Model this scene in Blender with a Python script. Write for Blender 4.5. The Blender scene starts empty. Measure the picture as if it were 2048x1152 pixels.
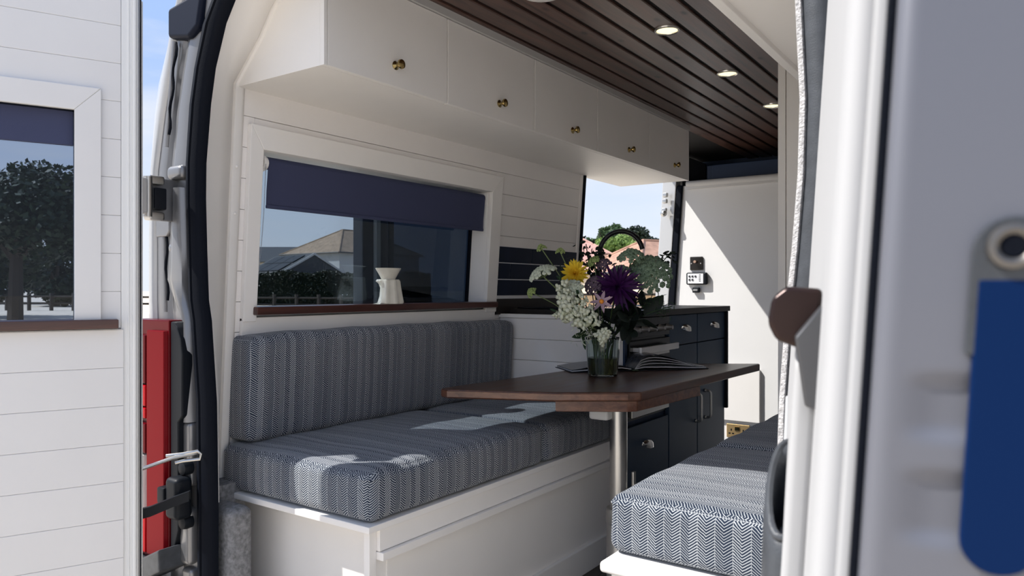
import bpy, bmesh, math, random
from mathutils import Vector, Matrix
random.seed(7)
C = bpy.context.scene.collection
R = math.radians
# ------------------------------------------------------------------ camera
CZ = 1.07
YAW = R(35)
cam = bpy.data.cameras.new('camera')
cam.sensor_width = 36.0
cam.lens = 1480 / 2048 * 36
cam.shift_y = 4 / 2048
cam.clip_start = 0.02
cam.clip_end = 2000
cam.dof.use_dof = True
cam.dof.focus_distance = 2.6
cam.dof.aperture_fstop = 9.0
camo = bpy.data.objects.new('camera', cam)
camo.location = (0, 0, CZ)
camo.rotation_euler = (R(90), 0, YAW)
C.objects.link(camo)
bpy.context.scene.camera = camo
# ------------------------------------------------------------------ exposure
vs = bpy.context.scene.view_settings
vs.view_transform = 'Standard'
vs.look = 'None'
vs.gamma = 1
vs.use_curve_mapping = False
vs.exposure = 0.27
# ------------------------------------------------------------------ sky
world = bpy.data.worlds.new('sky')
bpy.context.scene.world = world
world.use_nodes = True
nt = world.node_tree
for n in list(nt.nodes): nt.nodes.remove(n)
def wn(t, **k):
    n = nt.nodes.new(t)
    for a, b in k.items(): setattr(n, a, b)
    return n
tc = wn('ShaderNodeTexCoord')
sep = wn('ShaderNodeSeparateXYZ')
nt.links.new(tc.outputs['Generated'], sep.inputs[0])
rmp = wn('ShaderNodeValToRGB')
els = rmp.color_ramp.elements
els[0].position = 0.0; els[0].color = (.69, .75, .84, 1)
els[1].position = 1.0; els[1].color = (.22, .38, .74, 1)
for p, c in ((.10, (.64, .72, .85, 1)), (.28, (.37, .52, .83, 1)), (.55, (.30, .47, .84, 1))):
    e = els.new(p); e.color = c
nt.links.new(sep.outputs['Z'], rmp.inputs[0])
mp = wn('ShaderNodeMapping'); mp.inputs['Scale'].default_value = (1.6, 1.6, 7.0)
nt.links.new(tc.outputs['Generated'], mp.inputs[0])
nz = wn('ShaderNodeTexNoise'); nz.inputs['Scale'].default_value = 2.2; nz.inputs['Detail'].default_value = 6; nz.inputs['Roughness'].default_value = .55
nt.links.new(mp.outputs[0], nz.inputs['Vector'])
cr = wn('ShaderNodeMapRange'); cr.inputs['From Min'].default_value = .38; cr.inputs['From Max'].default_value = .68; cr.inputs['To Max'].default_value = .75
nt.links.new(nz.outputs[0], cr.inputs[0])
mx = wn('ShaderNodeMixRGB'); mx.inputs[2].default_value = (.74, .765, .82, 1)
nt.links.new(cr.outputs[0], mx.inputs[0]); nt.links.new(rmp.outputs[0], mx.inputs[1])
bg = wn('ShaderNodeBackground'); bg.inputs[1].default_value = 1.0
nt.links.new(mx.outputs[0], bg.inputs[0])
wo = wn('ShaderNodeOutputWorld'); nt.links.new(bg.outputs[0], wo.inputs[0])
# ------------------------------------------------------------------ sun
SUN = Vector((.70, .525, -1.0)).normalized()
sl = bpy.data.lights.new('sun', 'SUN'); sl.energy = 5.5; sl.angle = R(.6); sl.color = (1.0, .965, .91)
so = bpy.data.objects.new('sun', sl); so.rotation_euler = SUN.to_track_quat('-Z', 'Y').to_euler(); so.location = (-6, -4, 9); C.objects.link(so)
bpy.context.scene.cycles.max_bounces = 14
bpy.context.scene.cycles.diffuse_bounces = 9
bpy.context.scene.cycles.transparent_max_bounces = 12

# ================================================================== helpers
f_ = 1480.0
sn, cs = math.sin(YAW), math.cos(YAW)
def ray(u, v):
    x = (u - 1024) / f_; z = -(v - 580) / f_
    return Vector((-sn + cs * x, cs + sn * x, z))
def at(u, v, t):                       # point at depth t along a photo ray
    return Vector((0, 0, CZ)) + ray(u, v) * t
MW = {}
def linkobj(o, parent=None):
    C.objects.link(o)
    if parent is not None:
        o.parent = parent
    return o
def props(o, label=None, cat=None, group=None, kind=None):
    if label: o['label'] = label
    if cat: o['category'] = cat
    if group: o['group'] = group
    if kind: o['kind'] = kind
    return o
def empty(name, loc=(0, 0, 0), label=None, cat=None, group=None, kind=None, mat=None):
    o = bpy.data.objects.new(name, None); o.empty_display_size = .05
    m = mat if mat is not None else Matrix.Translation(Vector(loc))
    o.matrix_world = m
    C.objects.link(o); MW[o.name] = m.copy()
    return props(o, label, cat, group, kind)
class B:
    def __init__(s): s.bm = bmesh.new(); s.wn = False
    def _merge(s, t):
        me = bpy.data.meshes.new('t'); t.to_mesh(me); t.free(); s.bm.from_mesh(me); bpy.data.meshes.remove(me)
    def box(s, a, b, bev=0, seg=2, m=None):
        t = bmesh.new()
        bmesh.ops.create_cube(t, size=1)
        sc = [abs(b[i] - a[i]) for i in range(3)]; ce = [(a[i] + b[i]) / 2 for i in range(3)]
        for v in t.verts: v.co = Vector((v.co[i] * sc[i] + ce[i] for i in range(3)))
        if bev > 0:
            s.wn = True
            bmesh.ops.bevel(t, geom=list(t.edges), offset=min(bev, min(sc) * .49), segments=seg, affect='EDGES', profile=.5)
        if m is not None: bmesh.ops.transform(t, matrix=m, verts=t.verts)
        s._merge(t); return s
    def faces(s, vs, fs):
        vv = [s.bm.verts.new(Vector(p)) for p in vs]
        for f in fs: s.bm.faces.new([vv[i] for i in f])
        return s
    def grid(s, rows, close=False, closev=False):  # rows of points
        n = len(rows); k = len(rows[0])
        vv = [[s.bm.verts.new(Vector(p)) for p in r] for r in rows]
        for i in range(n if closev else n - 1):
            for j in range(k if close else k - 1):
                s.bm.faces.new((vv[i][j], vv[i][(j + 1) % k], vv[(i + 1) % n][(j + 1) % k], vv[(i + 1) % n][j]))
        return vv
    def tube(s, pts, r, n=8, cap=True, closed=False):
        pts = [Vector(p) for p in pts]
        rad = r if isinstance(r, (list, tuple)) else [r] * len(pts)
        rows = []; prev = None
        for i, p in enumerate(pts):
            if closed: d = pts[(i + 1) % len(pts)] - pts[i - 1]
            else: d = pts[min(i + 1, len(pts) - 1)] - pts[max(i - 1, 0)]
            if d.length < 1e-9: d = Vector((0, 0, 1))
            d.normalize()
            if prev is None:
                up = Vector((0, 0, 1)) if abs(d.z) < .9 else Vector((1, 0, 0))
                a = d.cross(up).normalized()
            else:
                a = (prev - d * prev.dot(d)); a = a.normalized() if a.length > 1e-6 else d.orthogonal().normalized()
            prev = a; b = d.cross(a)
            rows.append([p + (a * math.cos(2 * math.pi * k / n) + b * math.sin(2 * math.pi * k / n)) * rad[i] for k in range(n)])
        vv = s.grid(rows, close=True, closev=closed)
        if cap and not closed:
            s.bm.faces.new(list(reversed(vv[0]))); s.bm.faces.new(vv[-1])
        return s
    def lathe(s, prof, c=(0, 0, 0), axis=(0, 0, 1), n=24, rib=0, nrib=0):
        c = Vector(c); ax = Vector(axis).normalized(); a = ax.orthogonal().normalized(); b = ax.cross(a)
        rows = []
        for (r, h) in prof:
            row = []
            for k in range(n):
                th = 2 * math.pi * k / n
                rr = r * (1 + (rib * math.cos(nrib * th) if rib else 0))
                row.append(c + ax * h + (a * math.cos(th) + b * math.sin(th)) * rr)
            rows.append(row)
        s.grid(rows, close=True); return s
    def ball(s, c, r, sub=2, sc=(1, 1, 1), m=None):
        t = bmesh.new(); bmesh.ops.create_icosphere(t, subdivisions=sub, radius=r)
        for v in t.verts: v.co = Vector((v.co.x * sc[0], v.co.y * sc[1], v.co.z * sc[2]))
        if m is not None: bmesh.ops.transform(t, matrix=m, verts=t.verts)
        bmesh.ops.translate(t, vec=Vector(c), verts=t.verts); s._merge(t); return s
    def prism(s, pts, off, bev=0, seg=2):   # closed polygon of 3-D points, extruded by vector off
        t = bmesh.new(); off = Vector(off)
        a = [t.verts.new(Vector(p)) for p in pts]; b = [t.verts.new(Vector(p) + off) for p in pts]
        n = len(pts)
        t.faces.new(a); t.faces.new(list(reversed(b)))
        for i in range(n): t.faces.new((a[i], b[i], b[(i + 1) % n], a[(i + 1) % n]))
        bmesh.ops.recalc_face_normals(t, faces=t.faces)
        if bev > 0: s.wn = True; bmesh.ops.bevel(t, geom=list(t.edges), offset=bev, segments=seg, affect='EDGES', profile=.5)
        s._merge(t); return s
    def xf(s, fn):
        for v in s.bm.verts: v.co = fn(v.co)
        return s
def obj(name, b, mat, parent=None, label=None, cat=None, group=None, kind=None, smooth=True, local=False, uv=False, fix=True, angle=40):
    bm = b.bm
    if fix: bmesh.ops.recalc_face_normals(bm, faces=bm.faces)
    if uv:
        ul = bm.loops.layers.uv.new('uv')
        for f in bm.faces:
            n = f.normal; ax = max(range(3), key=lambda i: abs(n[i]) * (1.15 if i == 2 else 1))
            for l in f.loops:
                c = l.vert.co
                l[ul].uv = (c.y, c.z) if ax == 0 else ((c.x, c.z) if ax == 1 else (c.y, c.x))
    if parent is not None and not local:
        bmesh.ops.transform(bm, matrix=MW[parent.name].inverted(), verts=bm.verts)
    me = bpy.data.meshes.new(name); bm.to_mesh(me); bm.free()
    if smooth:
        me.polygons.foreach_set('use_smooth', [True] * len(me.polygons))
        try: me.set_sharp_from_angle(angle=R(angle))
        except Exception: pass
    me.materials.append(mat)
    o = bpy.data.objects.new(name, me); linkobj(o, parent)
    if b.wn and smooth:
        w = o.modifiers.new('weighted normals', 'WEIGHTED_NORMAL'); w.keep_sharp = True; w.weight = 80
    MW[o.name] = (MW[parent.name] if parent is not None else Matrix.Identity(4)).copy()
    return props(o, label, cat, group, kind)
def base_origin(o):                       # move a single-mesh thing's origin to its base
    co = [v.co for v in o.data.vertices]
    c = Vector((sum(p.x for p in co) / len(co), sum(p.y for p in co) / len(co), min(p.z for p in co)))
    o.data.transform(Matrix.Translation(-c)); o.location = c; MW[o.name] = Matrix.Translation(c); return o
def kids(o): return list(o.children)
def copy_tree(o, parent=None):
    c = o.copy(); C.objects.link(c); c.parent = parent
    for ch in kids(o): copy_tree(ch, c)
    return c
# ------------------------------------------------------------------ materials
MATS = {}
def pm(name, col, rough=.5, metal=0, spec=.5, trans=0, ior=1.45, coat=0, emit=None, es=0, noise=0, nscale=20, bump=0, bscale=200, stretch=(1, 1, 1), sheen=0, alpha=1):
    if name in MATS: return MATS[name]
    m = bpy.data.materials.new(name); m.use_nodes = True; MATS[name] = m
    t = m.node_tree; p = t.nodes['Principled BSDF']
    p.inputs['Base Color'].default_value = (*col, 1); p.inputs['Roughness'].default_value = rough
    p.inputs['Metallic'].default_value = metal; p.inputs['Specular IOR Level'].default_value = spec
    p.inputs['Transmission Weight'].default_value = trans; p.inputs['IOR'].default_value = ior
    p.inputs['Coat Weight'].default_value = coat; p.inputs['Alpha'].default_value = alpha
    if sheen: p.inputs['Sheen Weight'].default_value = sheen
    if emit: p.inputs['Emission Color'].default_value = (*emit, 1); p.inputs['Emission Strength'].default_value = es
    if noise or bump:
        c = t.nodes.new('ShaderNodeTexCoord'); mp = t.nodes.new('ShaderNodeMapping'); mp.inputs['Scale'].default_value = stretch
        t.links.new(c.outputs['Object'], mp.inputs[0])
    if noise:
        n = t.nodes.new('ShaderNodeTexNoise'); n.inputs['Scale'].default_value = nscale; n.inputs['Detail'].default_value = 5
        t.links.new(mp.outputs[0], n.inputs['Vector'])
        r = t.nodes.new('ShaderNodeValToRGB')
        r.color_ramp.elements[0].position = .3; r.color_ramp.elements[1].position = .7
        r.color_ramp.elements[0].color = (*[max(0, x * (1 - noise)) for x in col], 1)
        r.color_ramp.elements[1].color = (*[min(1, x * (1 + noise)) for x in col], 1)
        t.links.new(n.outputs[0], r.inputs[0]); t.links.new(r.outputs[0], p.inputs['Base Color'])
    if bump:
        n2 = t.nodes.new('ShaderNodeTexNoise'); n2.inputs['Scale'].default_value = bscale; n2.inputs['Detail'].default_value = 3
        t.links.new(mp.outputs[0], n2.inputs['Vector'])
        bp = t.nodes.new('ShaderNodeBump'); bp.inputs['Strength'].default_value = bump; bp.inputs['Distance'].default_value = .01
        t.links.new(n2.outputs[0], bp.inputs['Height']); t.links.new(bp.outputs[0], p.inputs['Normal'])
    return m
def wood(name, dark, light, rough=.35, axis=1, scale=1.0, knots=0, coat=0.0, spec=.5):
    m = bpy.data.materials.new(name); m.use_nodes = True; MATS[name] = m
    t = m.node_tree; p = t.nodes['Principled BSDF']; p.inputs['Coat Weight'].default_value = coat; p.inputs['Coat Roughness'].default_value = .25
    p.inputs['Specular IOR Level'].default_value = spec
    c = t.nodes.new('ShaderNodeTexCoord'); mp = t.nodes.new('ShaderNodeMapping')
    st = [14 * scale] * 3; st[axis] = .9 * scale
    mp.inputs['Scale'].default_value = st
    oi = t.nodes.new('ShaderNodeObjectInfo')
    off = t.nodes.new('ShaderNodeVectorMath'); off.operation = 'ADD'
    mul = t.nodes.new('ShaderNodeVectorMath'); mul.operation = 'SCALE'; mul.inputs[0].default_value = (13, 17, 11)
    t.links.new(oi.outputs['Random'], mul.inputs['Scale'])
    t.links.new(c.outputs['Object'], off.inputs[0]); t.links.new(mul.outputs[0], off.inputs[1])
    t.links.new(off.outputs[0], mp.inputs[0])
    n = t.nodes.new('ShaderNodeTexNoise'); n.inputs['Scale'].default_value = 2.6; n.inputs['Detail'].default_value = 7; n.inputs['Roughness'].default_value = .62; n.inputs['Distortion'].default_value = .7
    t.links.new(mp.outputs[0], n.inputs['Vector'])
    r = t.nodes.new('ShaderNodeValToRGB'); r.color_ramp.elements[0].position = .32; r.color_ramp.elements[1].position = .72
    r.color_ramp.elements[0].color = (*dark, 1); r.color_ramp.elements[1].color = (*light, 1)
    t.links.new(n.outputs[0], r.inputs[0]); last = r.outputs[0]
    if knots:
        mk = t.nodes.new('ShaderNodeMapping'); sk = [12.0] * 3; sk[axis] = 6.0; mk.inputs['Scale'].default_value = sk
        t.links.new(off.outputs[0], mk.inputs[0])
        v = t.nodes.new('ShaderNodeTexVoronoi'); v.inputs['Scale'].default_value = 1.0; t.links.new(mk.outputs[0], v.inputs['Vector'])
        mr = t.nodes.new('ShaderNodeMapRange'); mr.inputs['From Min'].default_value = .07; mr.inputs['From Max'].default_value = .17; mr.inputs['To Min'].default_value = .10
        t.links.new(v.outputs['Distance'], mr.inputs[0])
        mm = t.nodes.new('ShaderNodeMixRGB'); mm.blend_type = 'MULTIPLY'; mm.inputs[0].default_value = 1
        t.links.new(last, mm.inputs[1]); t.links.new(mr.outputs[0], mm.inputs[2]); last = mm.outputs[0]
    t.links.new(last, p.inputs['Base Color'])
    mr2 = t.nodes.new('ShaderNodeMapRange'); mr2.inputs['To Min'].default_value = max(.05, rough - .08); mr2.inputs['To Max'].default_value = rough + .12
    t.links.new(n.outputs[0], mr2.inputs[0]); t.links.new(mr2.outputs[0], p.inputs['Roughness'])
    bp = t.nodes.new('ShaderNodeBump'); bp.inputs['Strength'].default_value = .12; bp.inputs['Distance'].default_value = .004
    t.links.new(n.outputs[0], bp.inputs['Height']); t.links.new(bp.outputs[0], p.inputs['Normal'])
    return m
def tinted_glass(name, tint, refl=.08):
    m = bpy.data.materials.new(name); m.use_nodes = True; t = m.node_tree
    for n in list(t.nodes): t.nodes.remove(n)
    o = t.nodes.new('ShaderNodeOutputMaterial'); tr = t.nodes.new('ShaderNodeBsdfTransparent'); tr.inputs[0].default_value = (*tint, 1)
    g = t.nodes.new('ShaderNodeBsdfGlossy'); g.inputs['Roughness'].default_value = 0.0; g.inputs[0].default_value = (.95, .97, 1, 1)
    fr = t.nodes.new('ShaderNodeFresnel'); fr.inputs[0].default_value = 1.5
    ml = t.nodes.new('ShaderNodeMath'); ml.operation = 'MULTIPLY'; ml.inputs[1].default_value = refl / .04
    ml.use_clamp = True
    t.links.new(fr.outputs[0], ml.inputs[0])
    mx = t.nodes.new('ShaderNodeMixShader'); t.links.new(ml.outputs[0], mx.inputs[0]); t.links.new(tr.outputs[0], mx.inputs[1]); t.links.new(g.outputs[0], mx.inputs[2])
    t.links.new(mx.outputs[0], o.inputs[0]); return m
def herringbone(name, navy, pale, P=.034, L=.0074, k=.85, duty=.5):
    m = bpy.data.materials.new(name); m.use_nodes = True; t = m.node_tree; p = t.nodes['Principled BSDF']
    p.inputs['Roughness'].default_value = .9; p.inputs['Specular IOR Level'].default_value = .15; p.inputs['Sheen Weight'].default_value = .15
    def mth(op, a, b=None, c=None):
        n = t.nodes.new('ShaderNodeMath'); n.operation = op
        for i, x in enumerate((a, b, c)):
            if x is None: continue
            if isinstance(x, (int, float)): n.inputs[i].default_value = x
            else: t.links.new(x, n.inputs[i])
        return n.outputs[0]
    uv = t.nodes.new('ShaderNodeUVMap'); uv.uv_map = 'uv'
    sp = t.nodes.new('ShaderNodeSeparateXYZ'); t.links.new(uv.outputs[0], sp.inputs[0])
    nz = t.nodes.new('ShaderNodeTexNoise'); nz.inputs['Scale'].default_value = 45; nz.inputs['Detail'].default_value = 2
    t.links.new(uv.outputs[0], nz.inputs['Vector'])
    wob = mth('MULTIPLY', mth('SUBTRACT', nz.outputs[0], .5), .006)
    u = mth('ADD', sp.outputs[0], 10.0); v = sp.outputs[1]
    half = P / 2
    tri = mth('PINGPONG', mth('ADD', u, mth('MULTIPLY', wob, .5)), half)
    col = mth('FLOOR', mth('DIVIDE', u, half))
    wn_ = t.nodes.new('ShaderNodeTexWhiteNoise'); wn_.noise_dimensions = '1D'; t.links.new(col, wn_.inputs['W'])
    w = mth('ADD', mth('ADD', v, mth('MULTIPLY', tri, k)), wob)
    fr = mth('FRACT', mth('ADD', mth('DIVIDE', w, L), 40.0))
    dd = mth('ABSOLUTE', mth('SUBTRACT', fr, .5))          # 0 centre .. .5
    dut = mth('ADD', duty * .5 - .045, mth('MULTIPLY', wn_.outputs['Value'], .09))
    mr = t.nodes.new('ShaderNodeMapRange'); mr.interpolation_type = 'SMOOTHSTEP'
    t.links.new(mth('SUBTRACT', dd, dut), mr.inputs[0]); mr.inputs['From Min'].default_value = -.07; mr.inputs['From Max'].default_value = .07
    edge = mth('LESS_THAN', mth('PINGPONG', u, half), half * .045)
    fac = mth('MAXIMUM', mr.outputs[0], mth('MULTIPLY', edge, .45))
    mx = t.nodes.new('ShaderNodeMixRGB'); mx.inputs[1].default_value = (*navy, 1); mx.inputs[2].default_value = (*pale, 1)
    t.links.new(fac, mx.inputs[0]); t.links.new(mx.outputs[0], p.inputs['Base Color'])
    n2 = t.nodes.new('ShaderNodeTexNoise'); n2.inputs['Scale'].default_value = 900; t.links.new(uv.outputs[0], n2.inputs['Vector'])
    bp = t.nodes.new('ShaderNodeBump'); bp.inputs['Strength'].default_value = .25; bp.inputs['Distance'].default_value = .002
    t.links.new(n2.outputs[0], bp.inputs['Height']); t.links.new(bp.outputs[0], p.inputs['Normal'])
    return m
def leafmat(name, c, c2=None, rough=.55, trans=.25):
    m = bpy.data.materials.new(name); m.use_nodes = True; t = m.node_tree
    p = t.nodes['Principled BSDF']; p.inputs['Roughness'].default_value = rough; p.inputs['Specular IOR Level'].default_value = .3
    c2 = c2 or tuple(x * .6 for x in c)
    g = t.nodes.new('ShaderNodeNewGeometry')
    r = t.nodes.new('ShaderNodeValToRGB'); r.color_ramp.elements[0].color = (*c2, 1); r.color_ramp.elements[1].color = (*c, 1)
    t.links.new(g.outputs['Random Per Island'], r.inputs[0]); t.links.new(r.outputs[0], p.inputs['Base Color'])
    tr = t.nodes.new('ShaderNodeBsdfTranslucent'); t.links.new(r.outputs[0], tr.inputs[0])
    mx = t.nodes.new('ShaderNodeMixShader'); mx.inputs[0].default_value = trans
    t.links.new(p.outputs[0], mx.inputs[1]); t.links.new(tr.outputs[0], mx.inputs[2]); t.links.new(mx.outputs[0], t.nodes['Material Output'].inputs[0])
    return m
white = pm('white satin paint', (.84, .815, .785), .45, noise=.015, nscale=6)
whitewall = pm('white matt wall paint', (.83, .80, .775), .6, noise=.02, nscale=5, bump=.05, bscale=60)
whitedoor = pm('white door paint', (.73, .72, .715), .5, noise=.015, nscale=5)
navy = pm('navy cabinet paint', (.034, .060, .104), .5, spec=.22, noise=.05, nscale=8)
navydark = pm('deep navy paint', (.014, .032, .078), .5)
blackrub = pm('black rubber', (.004, .0055, .010), .6, spec=.1, bump=.1, bscale=300)
blackpl = pm('black plastic', (.006, .008, .012), .5, spec=.25)
greypl = pm('dark grey plastic', (.055, .06, .068), .42, noise=.2, nscale=40, bump=.1, bscale=500)
silver = pm('silver vehicle paint', (.25, .25, .258), .34, .55, coat=.2)  # darker copy of the body paint, pillar shade put into its tone
silverw = pm('pale silver vehicle paint', (.60, .60, .60), .3, .35, coat=.5)
steel = pm('brushed steel', (.55, .54, .52), .3, 1.0)
chrome = pm('chrome', (.75, .74, .72), .12, 1.0)
brass = pm('polished brass', (.42, .31, .13), .14, 1.0)
brasssat = pm('satin brass', (.72, .50, .24), .35, .85)
bronze = pm('black nickel', (.045, .04, .036), .2, .8)
blind_m = pm('navy blind fabric', (.042, .050, .108), .75, bump=.15, bscale=900)
tile_m = pm('navy glazed tile', (.008, .014, .032), .55, spec=.15, noise=.2, nscale=12)
grout = pm('pale grout', (.78, .78, .79), .8)
ceilwood = wood('dark stained pine', (.032, .016, .012), (.14, .075, .058), .33, 1, 1.0, knots=1)
sillwood = wood('mahogany stain', (.030, .008, .006), (.085, .024, .016), .32, 1, 1.3, coat=.3)
tablewood = wood('dark table wood', (.034, .014, .009), (.11, .044, .025), .34, 1, 1.0, coat=.25, spec=.35)
tableedge = wood('worn table edge', (.07, .022, .012), (.20, .085, .045), .3, 0, 1.2, coat=.4)
blackgroove = pm('groove shadow board', (.006, .005, .005), .8)
fabric = herringbone('navy herringbone fabric', (.014, .024, .047), (.46, .48, .50), P=.038, L=.0063, k=.75, duty=.67)
felt = pm('grey felt carpet', (.23, .23, .235), .95, noise=.35, nscale=90, bump=.5, bscale=400, spec=.1)
feltw = pm('pale felt strip', (.50, .49, .49), .95, noise=.3, nscale=160, bump=.6, bscale=300, spec=.1)
glass_t = tinted_glass('tinted window glass', (.62, .665, .70), .006)
glass_d = tinted_glass('door window glass', (.58, .63, .70), .012)
glass_s = tinted_glass('dark privacy glass', (.15, .18, .23), .003)
tan_ground = pm('pale sandy gravel', (.66, .575, .46), .95, noise=.12, nscale=3, bump=.3, bscale=80)
floor_m = wood('dark vinyl floor', (.02, .015, .012), (.06, .045, .035), .4, 1, 1.0)
worktop_m = wood('near black worktop', (.008, .006, .006), (.020, .015, .013), .4, 1, 1.0, spec=.3)
red = pm('red lens', (.17, .001, .005), .3, spec=.15)
redbright = pm('bright red reflector', (.40, .002, .007), .25, spec=.25)
reddark = pm('dark red lens', (.10, .001, .004), .25, spec=.2)
lensw = pm('clear reversing lens', (.75, .75, .74), .12, coat=.6)

def B_grid(rows):
    b = B(); b.grid(rows); return b
# ================================================================== wall geometry
def XW(z): return -1.95 - .07 * (1.55 - z)           # inner face of the leaning left wall
def lean(co): return Vector((XW(co.z) + co.x, co.y, co.z))   # x = distance in front of the wall
# ---- ground
g = B(); rows = []
for y in (-60, -20, 0, 8, 20, 35, 60, 110, 200, 500):
    row = []
    for x in (-500, -200, -110, -70, -45, -28, -15, 0, 20, 60, 200):
        d = math.hypot(x, y); h = -.62 + max(0, min(1, (d - 14) / 45)) * .66
        row.append((x, y, h))
    rows.append(row)
g.grid(rows)
obj('ground', g, tan_ground, label='pale sandy gravel ground around the parked van', kind='structure')
# ---- floor
fl = empty('floor', (-1.0, 3.0, 0), label='dark floor of the camper van between the benches', kind='structure')
b = B().box((-2.08, 1.15, -.12), (.02, 4.8, -.012)); obj('floor_base', b, greypl, fl)
for i in range(9):
    x0 = -1.40 + i * .075
    obj('plank', B().box((x0 + .001, 1.25, -.012), (x0 + .074, 3.2 if i % 2 else 4.6, 0), .0015, 1), floor_m, fl)
# ---- ceiling
ce = empty('ceiling', (-1.0, 3.0, 1.98), label='dark stained pine plank ceiling with black grooves', kind='structure')
obj('roof_shell', B().box((-2.02, 1.16, 2.02), (-.02, 5.3, 2.06)), silverw, ce)
obj('backing_board', B().box((-1.97, 1.22, 1.99), (-.06, 5.25, 2.005)), blackgroove, ce)
k = -7
while True:
    x0 = -.99 + k * .0886
    if x0 > -.2: break
    obj('plank', B().box((x0 + .008, 1.24, 1.98), (x0 + .0800, 5.2, 1.993), .003, 1), ceilwood, ce); k += 1
# ---- left wall
wl = empty('wall_left', (-1.95, 2.4, 0), label='white shiplap left wall of the van behind the long bench', kind='structure')
sh = B()
for (y0, y1, z0, z1) in ((1.22, 1.415, -.1, 2.0), (2.62, 3.44, -.1, 2.0), (1.415, 2.62, -.1, 1.0), (1.415, 2.62, 1.52, 2.0), (3.44, 4.62, 1.90, 2.03), (3.44, 4.62, -.16, -.02)):
    sh.box((-.012, y0, z0), (-.10, y1, z1))
obj('shell', sh.xf(lean), silverw, wl)
for k in range(-10, 3):
    z0 = 1.504 + .094 * k; z1 = z0 + .094
    if z1 < .45: continue
    segs = [(1.362, 3.40)]
    if z1 > .99 and z0 < 1.56: segs = [(1.362, 1.405), (2.66, 3.40)]
    if z0 < 1.57 < z1: obj('plank', B().box((-.012, 1.405, 1.56), (0, 2.66, z1 - .0012), .0012, 1).xf(lean), whitewall, wl)
    for (a, e) in segs:
        obj('plank', B().box((-.012, a, z0 + .0007), (0, e, z1 - .0007), .0010, 1).xf(lean), whitewall, wl)
obj('end_strip', B().box((-.012, 3.40, .9), (.006, 3.425, 1.69), .003, 1).xf(lean), whitewall, wl)
obj('opening_seal', B().box((-.05, 3.425, -.02), (.012, 3.455, 1.90), .012, 3).xf(lean), blackrub, wl)
obj('jamb_skin', B().box((-.10, 3.44, -.02), (-.03, 3.475, 1.90), .006, 2).xf(lean), silverw, wl)
# splashback tiles
sp = empty('splashback', (-1.97, 3.05, 1.04), 'navy metro tile splashback with pale grout beside the window', 'splashback')
obj('grout_bed', B().box((.0005, 2.69, 1.030), (.005, 3.40, 1.270)).xf(lean), grout, sp)
for r, (z0, joints) in enumerate(((1.194, (2.69, 2.972, 3.278, 3.40)), (1.1185, (2.69, 2.80, 3.105, 3.40)), (1.043, (2.69, 2.978, 3.285, 3.40)))):
    for a, e in zip(joints[:-1], joints[1:]):
        obj('tile', B().box((.003, a + .0022, z0 + .0022), (.0085, e - .0022, z0 + .0733), .0015, 2).xf(lean), tile_m, sp)
# ---- window 1 (in the left wall)
w1 = empty('window_1', (-1.97, 2.03, 1.02), label='tinted side window in white timber frame above the bench backrest', kind='structure')
Y0, Y1, Z0, Z1 = 1.430, 2.615, 1.018, 1.502
fr = B().prism([(0, 1.382, 1.575), (0, 2.69, 1.575), (0, Y1, Z1), (0, Y0, Z1)], (.020, 0, 0), .003); obj('frame_top', fr.xf(lean), white, w1)
fr = B().prism([(0, 1.382, .972), (0, 1.382, 1.575), (0, Y0, Z1), (0, Y0, .972)], (.020, 0, 0), .003); obj('frame_side', fr.xf(lean), white, w1)
fr = B().prism([(0, 2.69, .972), (0, 2.69, 1.575), (0, Y1, Z1), (0, Y1, .972)], (.020, 0, 0), .003); obj('frame_side', fr.xf(lean), white, w1)
obj('apron', B().box((0, 1.382, .925), (.014, 2.69, .985), .003).xf(lean), white, w1)
rv = B()
rv.box((-.085, Y0 - .012, Z0), (.001, Y0, Z1)); rv.box((-.085, Y1, Z0), (.001, Y1 + .012, Z1)); rv.box((-.085, Y0, Z1), (.001, Y1, Z1 + .012))
obj('reveal', rv.xf(lean), white, w1)
obj('window_sill', B().box((-.085, 1.416, .992), (.040, 2.675, 1.018), .004).xf(lean), sillwood, w1, label='dark mahogany sill board')
obj('rubber_gasket', B().box((-.098, Y0 - .01, Z0 - .01), (-.084, Y0 + .012, Z1 + .01), .003).box((-.098, Y1 - .012, Z0), (-.084, Y1 + .01, Z1), .003).xf(lean), blackrub, w1)
obj('pane', B().box((-.095, Y0 + .002, Z0 - .01), (-.0945, Y1 - .002, Z1 + .01)).xf(lean), glass_t, w1)
# ---- roller blind
rb = empty('roller_blind', (-1.94, 2.03, 1.34), 'navy roller blind half lowered in the window above the bench', 'blind')
bl = B()
pts = [(-.028 + .020 * math.cos(a), 1.477 + .020 * math.sin(a)) for a in [R(x) for x in range(0, 350, 30)]]
bl.tube([(-.028, 1.466, 1.472), (-.028, 2.600, 1.472)], .020, 16)
obj('roller', bl.xf(lean), blind_m, rb)
rows = []
for i in range(26):
    y = 1.468 + i * (2.598 - 1.468) / 25
    rows.append([(-.008, y, 1.475), (-.009, y, 1.43), (-.011 + .001 * math.sin(i), y, 1.38), (-.010, y, 1.336)])
fb = B(); fb.grid(rows)
rows2 = [[(p[0] - .0012, p[1], p[2]) for p in r] for r in rows]; fb.grid(rows2)
obj('fabric', fb.xf(lean), blind_m, rb)
obj('hem_bar', B().box((-.015, 1.468, 1.328), (-.006, 2.598, 1.340), .003).xf(lean), blind_m, rb)
obj('bracket', B().box((-.050, 1.434, 1.436), (.010, 1.438, 1.499), .002).tube([(-.024, 1.438, 1.468), (-.024, 1.466, 1.468)], .022, 18).tube([(-.024, 1.444, 1.468), (-.024, 1.454, 1.468)], .029, 18).xf(lean), white, rb, label='white plastic bracket')
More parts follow.
